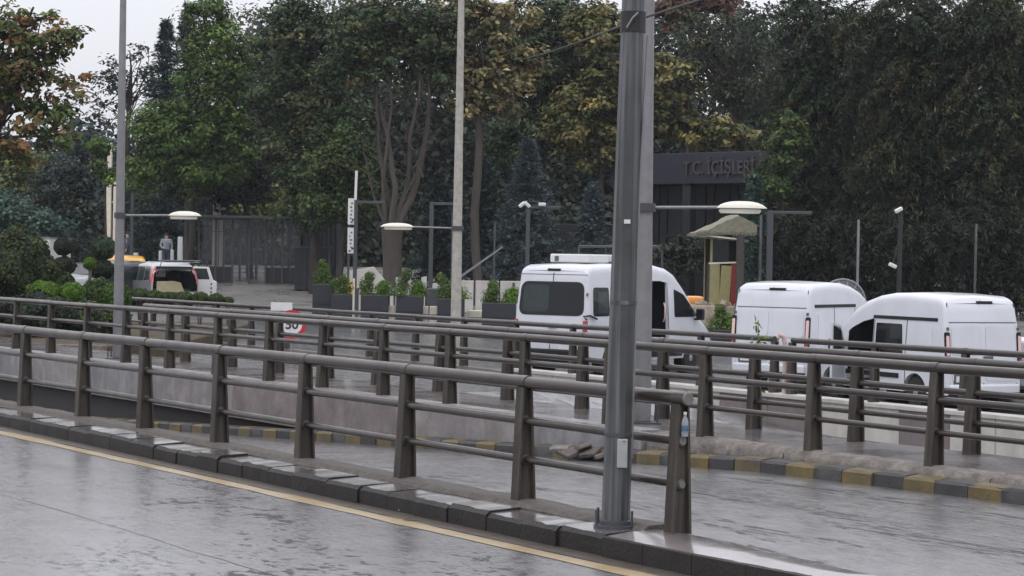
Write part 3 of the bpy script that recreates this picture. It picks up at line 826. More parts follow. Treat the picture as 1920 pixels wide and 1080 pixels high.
class Body:
    """vehicle shell lofted along x (front = +x); roof / half-width profiles, wheel arches cut into the sill"""
    def __init__(s, L, W, roof, waist, tumble, sill, wheels, wr, lean, nose=.9, belt=None):
        s.L, s.W, s.roof, s.waist, s.tumble, s.sill, s.wheels, s.wr, s.lean, s.nose = L, W, roof, waist, tumble, sill, wheels, wr, lean, nose
    def rz(s, x): return interp(x, s.roof)
    def half(s, x, z):
        h = s.W / 2
        if z < .5: h *= 1 - .05 * ((.5 - z) / .3) ** 2
        if z > s.waist: h *= 1 - s.tumble * ((z - s.waist) / (s.rz(0) - s.waist)) ** 1.25
        t = s.rz(x) - z
        if t < .12: h -= .11 * (1 - max(t, 0) / .12) ** 2.2
        e = x + s.L / 2
        if e < .12: h -= .055 * (1 - max(e, 0) / .12) ** 2
        e = s.L / 2 - x
        if e < .9: h *= 1 - (1 - s.nose) * (1 - max(e, 0) / .9) ** 2
        return h
    def rearx(s, z): return -s.L / 2 + interp(z, s.lean)
    def xs(s, x, z):
        """station x shifted for the raked rear end"""
        k = max(0, 1 - (x + s.L / 2) / .7)
        return x + k * interp(z, s.lean)
    def zb(s, x):
        z = s.sill
        for wx in s.wheels:
            d = abs(x - wx)
            r = s.wr + .07
            if d < r: z = max(z, s.wr + math.sqrt(r * r - d * d))
        return z
    def shell(s, name, material, parent, hole=None, rear_hole=None):
        st = set([-s.L / 2, -s.L / 2 + .03, -s.L / 2 + .08, -s.L / 2 + .16, s.L / 2])
        x = -s.L / 2
        while x < s.L / 2: st.add(round(x, 3)); x += .14
        for wx in s.wheels:
            r = s.wr + .07
            for k in range(13): st.add(round(wx + r * math.cos(math.pi * k / 12), 4))
        for p in s.roof: st.add(p[0])
        if hole: st.add(hole[0]); st.add(hole[1])
        st = sorted(x for x in st if -s.L / 2 - 1e-6 <= x <= s.L / 2 + 1e-6)
        us = [0, .08, .18, .3, .42, .54, .66, .76, .84, .9, .94, .97, .99, 1.0]
        mb = MB(); n = len(us)
        P = []; Lr = []
        for sd in (1, -1):
            rows = []
            for x in st:
                z0, z1 = s.zb(x), s.rz(x)
                if z1 < z0 + .05: z1 = z0 + .05
                row = []
                for u in us:
                    z = z0 + (z1 - z0) * u
                    row.append((s.xs(x, z), sd * s.half(x, z), z))
                rows.append(row)
            Lr.append(rows)
            fs = []
            for i in range(len(st) - 1):
                for j in range(n - 1):
                    cx = (st[i] + st[i + 1]) / 2; cz = (rows[i][j][2] + rows[i][j + 1][2] + rows[i + 1][j][2] + rows[i + 1][j + 1][2]) / 4
                    if hole and sd == hole[4] and hole[0] < cx < hole[1] and hole[2] < (us[j] + us[j + 1]) / 2 < hole[3]: continue
                    fs.append((i * n + j, i * n + j + 1, (i + 1) * n + j + 1, (i + 1) * n + j))
            mb.add([p for r in rows for p in r], fs)
        # roof and underside strips
        m = len(st)
        mb.add([r[-1] for r in Lr[0]] + [((r[-1][0] + q[-1][0]) / 2, 0, r[-1][2] + .022) for r, q in zip(Lr[0], Lr[1])] + [r[-1] for r in Lr[1]],
               [(i, i + 1, m + i + 1, m + i) for i in range(m - 1)] + [(m + i, m + i + 1, 2 * m + i + 1, 2 * m + i) for i in range(m - 1)])
        mb.add([r[0] for r in Lr[0]] + [r[0] for r in Lr[1]], [(i, i + 1, m + i + 1, m + i) for i in range(m - 1)])
        for e in (0, -1):
            a, b = Lr[0][e], Lr[1][e]
            fs = []
            for j in range(n - 1):
                if e == 0 and rear_hole and rear_hole[0] < (a[j][2] + a[j + 1][2]) / 2 < rear_hole[1]: continue
                fs.append((j, j + 1, n + j + 1, n + j))
            mb.add(a + b, fs)
        bm_me = mb.mesh(name, material)
        bm = bmesh.new(); bm.from_mesh(bm_me)
        bmesh.ops.remove_doubles(bm, verts=bm.verts, dist=.002)
        bmesh.ops.recalc_face_normals(bm, faces=bm.faces)
        bm.to_mesh(bm_me); bm.free()
        bm_me.polygons.foreach_set('use_smooth', [True] * len(bm_me.polygons))
        try: bm_me.set_sharp_from_angle(angle=R(38))
        except Exception: pass
        return mobj(name, bm_me, parent)
    def side(s, name, pts, material, parent, sd, off=.008, th=.02, rnd=0):
        """panel following the flank; pts (x, z)"""
        if rnd: pts = round_poly(pts, rnd)
        bm = bmesh.new()
        f = bm.faces.new([bm.verts.new((x, 0, z)) for x, z in pts])
        r = bmesh.ops.triangulate(bm, faces=[f])
        for _ in range(2):
            es = [e for e in bm.edges if e.calc_length() > .16]
            if es: bmesh.ops.subdivide_edges(bm, edges=es, cuts=1); bmesh.ops.triangulate(bm, faces=bm.faces[:])
        ed = [e for e in bm.edges if e.is_boundary]
        new = bmesh.ops.extrude_edge_only(bm, edges=ed)
        inner = set(g for g in new['geom'] if isinstance(g, bmesh.types.BMVert))
        for v in bm.verts:
            x, z = v.co.x, v.co.z
            v.co = (s.xs(x, z), sd * (s.half(x, z) + off - (th if v in inner else 0)), z)
        bmesh.ops.recalc_face_normals(bm, faces=bm.faces)
        me = bpy.data.meshes.new(name); bm.to_mesh(me); bm.free(); me.materials.append(material)
        # outward facing
        return mobj(name, me, parent)
    def rear(s, name, pts, material, parent, off=.008, th=.02, rnd=0):
        """panel on the rear face; pts (y, z)"""
        if rnd: pts = round_poly(pts, rnd)
        mb = MB(); n = len(pts)
        vo = [(s.rearx(z) - off, y, z) for y, z in pts]
        vi = [(s.rearx(z) - off + th, y, z) for y, z in pts]
        mb.add(vo + vi, [tuple(range(n))] + [(i, (i + 1) % n, n + (i + 1) % n, n + i) for i in range(n)])
        return mb.build(name, material, parent)
    def wheelset(s, parent, track=None, rimmat=None):
        for wx in s.wheels:
            for sd in (1, -1):
                y = sd * (s.W / 2 - .14)
                mb = MB(); r = s.wr
                mb.lathe([(r * .62, -.105), (r * .93, -.105), (r, -.07), (r, .07), (r * .93, .105), (r * .62, .105)], 24, 'Y')
                wh = mb.build('wheel', M['tyre'], parent, smooth=40, loc=(wx, y, r))
                mb = MB(); mb.lathe([(r * .63, .06 * sd), (r * .60, .10 * sd), (r * .34, .085 * sd), (r * .18, .115 * sd), (.01, .12 * sd)], 18, 'Y')
                rim = mb.build('rim', rimmat or M['rim'], wh, smooth=40)
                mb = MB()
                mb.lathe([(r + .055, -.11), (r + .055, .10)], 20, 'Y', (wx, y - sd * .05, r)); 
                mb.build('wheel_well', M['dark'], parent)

def round_poly(pts, r, n=5):
    out = []; m = len(pts)
    for i in range(m):
        p0, p1, p2 = Vector(pts[i - 1]), Vector(pts[i]), Vector(pts[(i + 1) % m])
        a, b = (p0 - p1), (p2 - p1)
        rr = min(r, a.length * .45, b.length * .45)
        A = p1 + a.normalized() * rr; B = p1 + b.normalized() * rr
        for k in range(n + 1):
            t = k / n
            q = A * (1 - t) ** 2 + p1 * 2 * t * (1 - t) + B * t * t
            out.append((q.x, q.y))
    return out
def rect(a, b, c, d): return [(a, b), (c, b), (c, d), (a, d)]

def mirror_part(t, b, x, z, sd, scale=1.0):
    mb = MB(); y = sd * (b.half(x, z) + .02)
    mb.box((x, y + sd * .14, z + .06), (.14 * scale, .19 * scale, .28 * scale))
    o = mb.build('door_mirror', M['vanblack'], t, bevel=.03)
    mb = MB(); mb.box((x, y + sd * .03, z - .06), (.08, .12, .05)); mb.build('mirror_arm', M['vanblack'], o)
    mb = MB(); mb.box((x - .073 * scale, y + sd * .14, z + .07), (.004, .15 * scale, .2 * scale)); mb.build('mirror_glass', M['glass'], o)

# ---- van 1: high-roof minibus type with rear windows, side door open, aggregate boxes on the roof
def place(px, Y, dz=0):
    p = ground(px, Y); p.z += dz; return p
def heading(dx, dy): return math.atan2(dy, dx)

V1 = Body(5.9, 2.06, [(-2.95, 2.44), (-2.88, 2.53), (-2.68, 2.58), (-1.5, 2.62), (.2, 2.61), (.75, 2.53), (1.05, 2.42), (1.45, 2.10), (2.2, 1.36), (2.45, 1.24), (2.76, 1.08), (2.9, .93), (2.95, .78)],
          1.15, .10, .36, (-1.9, 1.85), .345, [(.3, .0), (.9, -.0), (1.15, .01), (1.9, .07), (2.6, .16)], nose=.9)
p1 = ground(1098, 48.5)
h1 = R(90 - 34.5)
c1 = Vector((p1.x, 48.5, 0)) + Vector((math.cos(h1), math.sin(h1), 0)) * 2.95 + Vector((-math.sin(h1), math.cos(h1), 0)) * 1.0
c1.z = terrain(c1.x, c1.y) + .02
van1 = thing('van', c1, h1, 'white van with rear windows, open sliding side door and boxes on its roof', 'van', 'white vans parked beyond the railings')
V1.shell('body', M['whitevan'], van1, hole=(-.32, .70, .08, .84, -1))
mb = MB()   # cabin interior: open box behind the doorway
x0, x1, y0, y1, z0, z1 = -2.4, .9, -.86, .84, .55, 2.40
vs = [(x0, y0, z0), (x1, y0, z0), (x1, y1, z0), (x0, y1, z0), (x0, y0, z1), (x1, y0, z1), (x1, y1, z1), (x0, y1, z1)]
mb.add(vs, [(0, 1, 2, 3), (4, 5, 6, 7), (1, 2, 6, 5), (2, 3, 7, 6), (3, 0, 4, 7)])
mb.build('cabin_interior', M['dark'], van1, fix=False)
mb = MB()
for z in (.62, 2.255): mb.bar((-.32, -1.0 if z < 1 else -.93, z), (.70, -1.0 if z < 1 else -.93, z), .05, .05)
mb.bar((-.32, -1.0, .62), (-.32, -.93, 2.25), .05, .05); mb.bar((.70, -1.0, .62), (.70, -.93, 2.25), .05, .05)
mb.build('door_frame', M['whitevan'], van1)
mb = MB(); mb.tube([(.66, -.9, 1.25), (.62, -.96, 1.35), (.62, -.96, 1.6), (.66, -.9, 1.7)], .02, 8); mb.build('grab_handle', M['clearlens'], van1, smooth=50)
# open sliding door hanging outside the flank
V1.side('sliding_door', rect(-1.62, .62, -.38, 2.22), M['whitevan'], van1, -1, off=.085, th=.05, rnd=.08)
V1.side('door_window', rect(-1.50, 1.42, -.50, 2.08), M['glass'], van1, -1, off=.093, th=.02, rnd=.08)
V1.side('side_window', rect(-2.72, 1.42, -2.0, 2.08), M['glass'], van1, -1, rnd=.08)
V1.side('pane_or_reflection', rect(-2.5, 1.50, -2.06, 1.98), M['glassgreen'], van1, -1, off=.012, rnd=.04)  # reflection painted as a paler patch over the dark side window
V1.side('front_door_window', [(.98, 1.36), (2.0, 1.36), (2.05, 1.42), (1.45, 1.90), (.98, 2.04)], M['glass'], van1, -1, rnd=.06)
for sd in (1,):
    V1.side('side_window', rect(-2.46, 1.42, -.4, 2.08), M['glass'], van1, sd, rnd=.08)
    V1.side('front_door_window', [(.98, 1.36), (2.0, 1.36), (2.05, 1.42), (1.45, 1.90), (.98, 2.04)], M['glass'], van1, sd, rnd=.06)
V1.rear('rear_window', [(-.90, 1.42), (.90, 1.42), (.86, 2.20), (-.86, 2.20)], M['glass'], van1, rnd=.20)
V1.rear('rear_window_reflection', [(.08, 1.50), (.80, 1.50), (.78, 2.12), (.08, 2.12)], M['glassgreen'], van1, off=.010, rnd=.12)  # painted reflection: lighter half laid over the dark rear glass
V1.rear('door_gap', rect(-.012, .62, .012, 2.40), M['seam'], van1, off=.012)
for sd in (1, -1):
    V1.rear('tail_lamp', rect(sd * .90, .88, sd * 1.00, 1.32), M['redlens'], van1, off=.03, th=.06, rnd=.03)
    V1.rear('tail_lamp_reverse', rect(sd * .905, .80, sd * .995, .87), M['clearlens'], van1, off=.03, th=.06, rnd=.02)
    V1.rear('hinge', rect(sd * .94, 1.88, sd * .99, 1.95), M['seam'], van1, off=.02)
V1.rear('door_crease', rect(-.92, 2.36, .92, 2.372), M['seam'], van1, off=.007)
V1.rear('brake_light', rect(-.17, 2.455, .17, 2.50), M['vanblack'], van1, off=.02, th=.05)
V1.rear('door_handle', rect(-.18, 1.14, .05, 1.20), M['vanblack'], van1, off=.03, th=.04)
V1.rear('licence_plate', rect(-.78, .60, -.28, .72), M['whitepaint'], van1, off=.06)
mb = MB(); mb.box((-2.98, 0, .50), (.16, 1.98, .30)); mb.build('rear_bumper', M['vanblack'], van1, bevel=.04)
V1.side('sill_trim', rect(-1.4, .42, 1.35, .54), M['vanblack'], van1, -1, off=.012)
V1.side('rub_strip', rect(-2.6, .86, -.7, .94), M['whitevan'], van1, -1, off=.02)
mb = MB(); mb.tube([(-2.94, -1.0, 1.34), (-3.0, -.94, 1.42), (-2.9, -1.06, 1.44), (-2.62, -1.07, 1.36)], .022, 8); mb.build('cable_loop', M['vanblack'], van1, smooth=50)
V1.wheelset(van1)
mirror_part(van1, V1, 1.96, 1.36, -1); mirror_part(van1, V1, 1.96, 1.36, 1)
mb = MB(); mb.add([(1.1, -.78, 2.38), (1.1, .78, 2.38), (2.2, .88, 1.36), (2.2, -.88, 1.36)], [(0, 1, 2, 3)]); mb.build('windscreen', M['glass'], van1, loc=(.012, 0, .03))
for sd in (1, -1):
    mb = MB(); mb.box((2.84, sd * .70, .92), (.16, .30, .24)); mb.build('headlamp', M['clearlens'], van1, bevel=.04)
# roof equipment
mb = MB(); mb.box((-1.55, .12, 2.74), (.95, 1.05, .20)); ac = mb.build('roof_unit', M['whitepaint'], van1, bevel=.03)
mb = MB(); mb.box((-2.035, .45, 2.73), (.02, .10, .12)); mb.build('vent_grille', M['seam'], ac)
mb = MB(); mb.box((-.62, -.2, 2.75), (.6, .7, .18)); mb.build('roof_box', M['whitepaint'], van1, bevel=.03)
mb = MB(); mb.box((-.1, -.35, 2.72), (.5, .3, .07)); mb.build('roof_tray', M['whitepaint'], van1, bevel=.01)
mb = MB()
mb.tube([(-1.0, -.5, 2.65), (-1.0, -.5, 3.02), (-.4, -.5, 3.06), (.2, -.5, 3.04), (.9, -.5, 3.08), (1.2, -.5, 2.95), (1.25, -.5, 2.4)], .025, 8)
mb.tube([(-1.0, .5, 2.65), (-1.0, .5, 3.02), (.2, .5, 3.04), (.9, .5, 3.08), (1.25, .5, 2.4)], .025, 8)
for x in (-1.0, -.4, .2, .9): mb.tube([(x, -.5, 3.04), (x, .5, 3.04)], .02, 8)
mb.tube([(.2, -.5, 2.62), (.2, -.5, 3.04)], .02, 8); mb.tube([(.2, .5, 2.62), (.2, .5, 3.04)], .02, 8)
mb.build('roof_rack', M['darksteel'], van1, smooth=50)
mb = MB(); mb.box((-.75, -.5, 2.95), (.03, .03, .32)); mb.build('antenna_stub', M['whitepaint'], van1)

# ---- vans 2 and 3: high-roof panel vans without rear windows
def panel_van(label, corner_px, Y, hd, side_sd, crew_window=False):
    B = Body(5.15, 1.98, [(-2.575, 2.20), (-2.50, 2.31), (-2.3, 2.355), (-1.2, 2.40), (-.6, 2.385), (-.1, 2.32), (.35, 2.20), (.72, 2.02), (1.50, 1.40), (1.8, 1.26), (2.38, 1.10), (2.52, .95), (2.575, .76)],
             1.05, .085, .33, (-1.55, 1.42), .33, [(.3, 0), (.9, 0), (1.1, .01), (1.75, .07), (2.4, .20)], nose=.88)
    p = ground(corner_px, Y)
    f = Vector((math.cos(hd), math.sin(hd), 0)); l = Vector((-math.sin(hd), math.cos(hd), 0))
    c = Vector((p.x, Y, 0)) + f * 2.575 - l * side_sd * .97
    c.z = terrain(c.x, c.y) + .01
    t = thing('van', c, hd, label, 'van', 'white vans parked beyond the railings')
    B.shell('body', M['whitevan'], t, hole=(-.04, .86, .08, .76, 1) if crew_window else None)
    B.rear('door_gap', rect(-.012, .52, .012, 2.27), M['seam'], t, off=.006)
    B.rear('door_crease', rect(-.86, 1.810, .86, 1.830), M['seam'], t, off=.006)
    for sd in (1, -1):
        B.rear('pressed_panel', [(sd * .06, 1.16), (sd * .80, 1.16), (sd * .83, 1.28), (sd * .80, 1.79), (sd * .06, 1.79)], M['whitevan'], t, off=.016, th=.03, rnd=.12)
        B.rear('pressed_panel', rect(sd * .06, .62, sd * .80, 1.08), M['whitevan'], t, off=.014, th=.03, rnd=.06)
        B.rear('door_edge_gap', rect(sd * .848, .52, sd * .863, 2.22), M['seam'], t, off=.006)
        B.rear('hinge', rect(sd * .87, 1.66, sd * .93, 1.72), M['seam'], t, off=.02)
        B.rear('tail_lamp', rect(sd * .858, .82, sd * .97, 1.62), M['vanblack'], t, off=.02, th=.05, rnd=.04)
        o = B.rear('tail_lamp_lens', rect(sd * .885, 1.14, sd * .955, 1.55), M['clearlens'], t, off=.032, th=.03, rnd=.03)
        B.rear('tail_lamp_reflector', rect(sd * .885, .87, sd * .955, 1.06), M['redlens'], t, off=.032, th=.03, rnd=.02)
    B.rear('brake_light', rect(-.30, 2.215, .10, 2.262), M['vanblack'], t, off=.02, th=.05)
    B.rear('licence_plate', rect(.25, .60, .72, .72), M['whitepaint'], t, off=.03)
    B.rear('plate_recess', rect(.20, .56, .77, .76), M['seam'], t, off=.018)
    B.rear('door_handle', rect(-.22, 1.06, .02, 1.13), M['seam'], t, off=.03)
    mb = MB(); mb.box((-2.575, 0, .45), (.14, 1.80, .20)); mb.build('rear_bumper', M['whitevan'], t, bevel=.04)
    mb = MB(); mb.box((-2.60, 0, .33), (.12, 1.78, .09)); mb.build('bumper_step', M['vanblack'], t, bevel=.01)
    for sd in (1, -1):
        B.side('sliding_rail', rect(-2.30, 1.83, -.02, 1.90), M['vanblack'], t, sd, off=.012)
        B.side('rub_strip', rect(-1.0, .60, .9, .70), M['vanblack'], t, sd, off=.02)
        B.side('pressed_flank', [(-2.15, 1.05), (-1.28, 1.05), (-1.30, 1.74), (-2.10, 1.74)], M['whitevan'], t, sd, off=.014, th=.03, rnd=.10)
        B.side('door_gap', rect(-.08, .5, -.058, 1.80), M['seam'], t, sd, off=.006)
        B.side('door_gap', rect(-1.225, .5, -1.203, 1.83), M['seam'], t, sd, off=.006)
        if crew_window and sd == 1:
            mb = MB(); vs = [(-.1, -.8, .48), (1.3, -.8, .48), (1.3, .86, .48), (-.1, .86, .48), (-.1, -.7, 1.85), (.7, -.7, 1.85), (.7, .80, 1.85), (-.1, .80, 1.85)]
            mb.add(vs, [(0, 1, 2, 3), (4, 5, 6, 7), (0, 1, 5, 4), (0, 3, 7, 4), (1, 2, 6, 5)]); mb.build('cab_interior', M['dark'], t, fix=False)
            mb = MB(); mb.box((.45, .45, .85), (.5, .5, .18)); mb.box((.2, .45, 1.2), (.14, .48, .7)); mb.build('driver_seat', M['vanblack'], t, bevel=.04)
            leaf = mobj('open_cab_door', MB().prism([(0, .48), (-1.02, .50), (-1.02, 1.74), (-.40, 1.66), (0, 1.18)], -.05, .0, tf=lambda x, y, z: (x, z, y)).mesh('open_cab_door', M['whitevan']), t, (1.04, .96, 0), (0, 0, R(-52)))
            leaf.modifiers.new('bevel', 'BEVEL').width = .015
            mb = MB(); mb.prism([(-.12, 1.14), (-.94, 1.14), (-.94, 1.66), (-.44, 1.60)], -.055, .006, tf=lambda x, y, z: (x, z, y)); mb.build('door_window', M['glassgreen'], leaf)
            mirror_part(t, B, 1.20, 1.14, sd)
            mb = MB(); mb.box((2.46, sd * .68, .88), (.18, .34, .22)); mb.build('headlamp', M['clearlens'], t, bevel=.04)
            B.side('side_window', [(-1.12, 1.10), (-.16, 1.10), (-.16, 1.74), (-1.04, 1.74)], M['glass'], t, sd, off=.02, rnd=.04)
            B.side('fuel_flap', rect(-.35, .80, -.20, .98), M['seam'], t, sd, off=.008)
            continue
        B.side('front_door_window', [(.0, 1.12), (1.30, 1.12), (1.32, 1.18), (.66, 1.70), (.0, 1.78)], M['glass'], t, sd, rnd=.06)
        B.side('pane_or_reflection', [(.10, 1.22), (.95, 1.22), (.62, 1.62), (.10, 1.70)], M['glassgreen'], t, sd, off=.012, rnd=.05)  # glint painted as a lighter patch on the door glass
        B.side('windscreen_edge', [(.56, 1.98), (.64, 2.0), (1.46, 1.36), (1.38, 1.34)], M['vanblack'], t, sd, off=.004)
        if crew_window:
            B.side('side_window', [(-1.12, 1.10), (-.16, 1.10), (-.16, 1.74), (-1.04, 1.74)], M['glass'], t, sd, off=.02, rnd=.04)
        B.side('door_pull', rect(.02, .98, .18, 1.03), M['seam'], t, sd, off=.02)
        mirror_part(t, B, 1.30, 1.12, sd)
        mb = MB(); mb.box((2.46, sd * .68, .88), (.18, .34, .22)); mb.build('headlamp', M['clearlens'], t, bevel=.04)
    mb = MB(); mb.add([(.42, -.72, 2.16), (.42, .72, 2.16), (1.50, .82, 1.40), (1.50, -.82, 1.40)], [(0, 1, 2, 3)]); mb.build('windscreen', M['glass'], t, loc=(.02, 0, .035))
    B.wheelset(t)
    return t, B
van2, _ = panel_van('white windowless panel van, partly hidden behind the other, its rear doors facing us', 1515, 47.5, R(90 - 33), -1)
van3, _ = panel_van('white panel van with one dark side window, nearest of the vans, at the right', 1772, 43.5, R(90 + 26), 1, crew_window=True)

# ---- service truck cut by the right edge of the picture
p = ground(1945, 45.0)
t = thing('service_truck', p, R(90 + 36), 'white truck with ladder cage and orange beacon at the right edge', 'truck')
mb = MB(); mb.box((1.3, -.9, 1.0), (4.2, 2.0, 1.0)); mb.build('box_body', M['whitepaint'], t, bevel=.05)
mb = MB(); mb.box((-.2, -.3, .42), (5.2, 1.6, .16)); mb.build('chassis', M['vanblack'], t)
mb = MB()
for k in range(4): mb.tube([(-1.15, .55 - k * .35, .6), (-1.15, .55 - k * .35, 2.36)], .02, 8)
for z in (.9, 1.3, 1.7, 2.05, 2.34): mb.tube([(-1.15, .55, z), (-1.15, -.6, z)], .018, 8)
mb.build('ladder_cage', M['galv2'], t, smooth=50)
mb = MB(); mb.lathe([(.10, 0), (.11, .05), (.10, .14), (.06, .19), (.01, .2)], 14, 'Z', (-1.0, .25, 2.06)); mb.build('beacon', M['orange'], t, smooth=50)
mb = MB(); mb.box((-1.0, .25, 2.03), (.25, .3, .06)); mb.build('beacon_base', M['vanblack'], t)
for x in (-.6, 2.6):
    for y in (.05, -1.75):
        mb = MB(); mb.lathe([(.24, -.11), (.36, -.11), (.39, -.06), (.39, .06), (.36, .11), (.24, .11)], 22, 'Y'); wh = mb.build('wheel', M['tyre'], t, smooth=40, loc=(x, y, .39))
        mb = MB(); mb.lathe([(.24, .09), (.1, .1), (.02, .1)], 14, 'Y'); mb.build('rim', M['rim'], wh)

# ---- satellite dish seen over the roof of van 2
pd = at(1580, 560, 54.0)
t = thing('satellite_dish', (pd.x, 54.0, terrain(pd.x, 54)), 0, 'dark mesh dish with pale rim rising behind the windowless van', 'dish')
zc = at(1580, 566, 54).z - t.location.z; rad = 42 / FPX * 54
mb = MB(); n = 28
for r_, w_ in ((rad, .05), (rad * .72, .02), (rad * .45, .02), (rad * .2, .02)):
    mb.tube([(r_ * math.cos(2 * math.pi * k / n), .25 * (r_ / rad) ** 2 - .25, zc + r_ * math.sin(2 * math.pi * k / n)) for k in range(n + 1)], w_ * .6, 6, cap=False)
mb.build('rim', M['galv2'], t, smooth=50)
mb = MB()
for k in range(14):
    a = 2 * math.pi * k / 14
    mb.tube([(rad * f * math.cos(a), .25 * f * f - .25, zc + rad * f * math.sin(a)) for f in (.05, .35, .7, 1.0)], .012, 5)
mb.build('ribs', M['galv2'], t)
mb = MB(); vs = [(0, -.245, zc)]; fs = []
for i in range(1, 5):
    f = i / 4 * .97
    for k in range(n):
        a = 2 * math.pi * k / n
        vs.append((rad * f * math.cos(a), .25 * f * f - .24, zc + rad * f * math.sin(a)))
for k in range(n): fs.append((0, 1 + k, 1 + (k + 1) % n))
for i in range(3):
    for k in range(n): fs.append((1 + i * n + k, 1 + i * n + (k + 1) % n, 1 + (i + 1) * n + (k + 1) % n, 1 + (i + 1) * n + k))
mb.add(vs, fs); mb.build('reflector', M['darksteel'], t, smooth=60)
mb = MB(); mb.tube([(0, .05, 0), (0, .05, zc)], .06, 10)
for k in range(3):
    a = 2 * math.pi * k / 3; mb.tube([(.8 * math.cos(a), .05 + .8 * math.sin(a), 0), (0, .05, zc * .55)], .03, 8)
mb.build('mast', M['darksteel'], t, smooth=50)

# ---- cars far left: estate with raised tailgate, dark saloon, yellow taxi
CB = lambda: Body(4.3, 1.76, [(-2.15, 1.34), (-2.02, 1.56), (-1.7, 1.64), (-.6, 1.67), (.3, 1.60), (1.05, 1.10), (1.7, .98), (2.05, .78), (2.15, .6)],
                  .92, .17, .28, (-1.32, 1.32), .31, [(.3, 0), (.8, .0), (1.0, .03), (1.6, .28)], nose=.86)
B = CB()
pcar = ground(284, 77.0)
hd = R(90 + 24)
f = Vector((math.cos(hd), math.sin(hd), 0)); l = Vector((-math.sin(hd), math.cos(hd), 0))
c = Vector((pcar.x, 77.0, 0)) + f * 2.15 - l * .86; c.z = terrain(c.x, c.y)
car = thing('car', c, hd, 'silver car with its tailgate raised and a rear door open, behind the low bushes', 'car')
B.shell('body', M['greypaint'], car, rear_hole=(.55, 1.64))
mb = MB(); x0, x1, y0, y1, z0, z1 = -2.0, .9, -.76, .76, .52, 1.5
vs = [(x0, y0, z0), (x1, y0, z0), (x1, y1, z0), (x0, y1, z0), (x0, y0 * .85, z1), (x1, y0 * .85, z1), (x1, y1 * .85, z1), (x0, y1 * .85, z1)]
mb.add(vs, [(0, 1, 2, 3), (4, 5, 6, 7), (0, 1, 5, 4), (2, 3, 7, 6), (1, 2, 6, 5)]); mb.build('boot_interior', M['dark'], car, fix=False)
mb = MB(); mb.box((-.95, .30, 1.22), (.03, .50, .22)); mb.build('far_window_daylight', M['lampshell'], car)  # pale panel painting the daylight seen through the far window
for yy in (-.35, .32):
    mb = MB(); mb.box((-.55, yy, 1.0), (.12, .46, .6)); st = mb.build('rear_seat_back', M['vanblack'], car, bevel=.05)
    mb = MB(); mb.box((-.56, yy, 1.36), (.09, .24, .16)); mb.build('headrest', M['vanblack'], st, bevel=.03)
mb = MB(); mb.prism([(-.95, -.80), (.95, -.80), (.62, -.02), (-.62, .08)], -.03, .03, tf=lambda x, y, z: (-1.98 + y - .0, x * .83, 1.66 - y * .06 + z)); tg = mb.build('tailgate', M['darkpaint'], car, bevel=.02)
mb = MB(); mb.prism([(-.72, -.72), (.72, -.72), (.55, -.12), (-.55, -.12)], -.038, .038, tf=lambda x, y, z: (-1.98 + y, x * .83, 1.66 - y * .06 + z)); mb.build('tailgate_glass', M['glass'], tg)
for sd in (1, -1):
    mb = MB(); mb.tube([(-1.95, sd * .62, 1.2), (-2.45, sd * .60, 1.66)], .014, 6); mb.build('gas_strut', M['darksteel'], car)
B.side('tail_lamp', [(-2.13, .88), (-1.92, .88), (-1.98, 1.2), (-2.08, 1.50), (-2.14, 1.50)], M['redlens'], car, 1, off=.03, th=.07)
B.side('tail_lamp', [(-2.13, .88), (-1.92, .88), (-1.98, 1.2), (-2.08, 1.50), (-2.14, 1.50)], M['redlens'], car, -1, off=.03, th=.07)
for sd in (1, -1):
    B.side('rear_side_window', [(-1.80, 1.02), (-1.02, .98), (-.98, 1.45), (-1.66, 1.44)], M['glassgreen'], car, sd, rnd=.06)
    B.side('rear_door_window', [(-.92, .98), (-.06, .96), (-.06, 1.48), (-.88, 1.46)], M['glassgreen'], car, sd, rnd=.05)
    B.side('front_door_window', [(.04, .96), (.98, .98), (.42, 1.46), (.04, 1.48)], M['glass'], car, sd, rnd=.05)
B.side('roof_edge_trim', [(-1.95, 1.50), (.40, 1.50), (.30, 1.55), (-1.85, 1.56)], M['whitepaint'], car, 1, off=.012)
mb = MB(); mb.box((-2.18, 0, .44), (.2, 1.70, .22)); mb.build('rear_bumper', M['greypaint'], car, bevel=.05)
B.wheelset(car)
mb = MB(); mb.prism([(-.72, 0), (.30, 0), (.16, .34), (-.10, .40), (-.72, .38)], -.02, .02, tf=lambda x, y, z: (-2.30 + z, -x, .58 + y)); mb.build('cardboard_sheet', M['card'], car)
# open rear door on the right, seen edge-on, with its inner trim
dr = mobj('open_door', MB().prism([(0, .28), (.98, .30), (1.0, .95), (.86, 1.02), (.7, 1.5), (.1, 1.5), (0, .95)], -.045, .045, tf=lambda x, y, z: (x, z, y)).mesh('open_door', M['whitepaint']), car, (-.98, -.86, 0), (0, 0, R(-112)))
dr.modifiers.new('bevel', 'BEVEL').width = .02
mb = MB(); mb.prism([(.12, 1.04), (.74, 1.04), (.62, 1.44), (.16, 1.44)], -.05, .05, tf=lambda x, y, z: (x, z, y)); mb.build('door_glass', M['glassgreen'], dr)
for k in range(4):
    mb = MB(); mb.lathe([(.035, -.056), (.035, .056)], 10, 'Y', (.80, 0, .42 + k * .15)); mb.build('trim_hole', M['black'], dr)
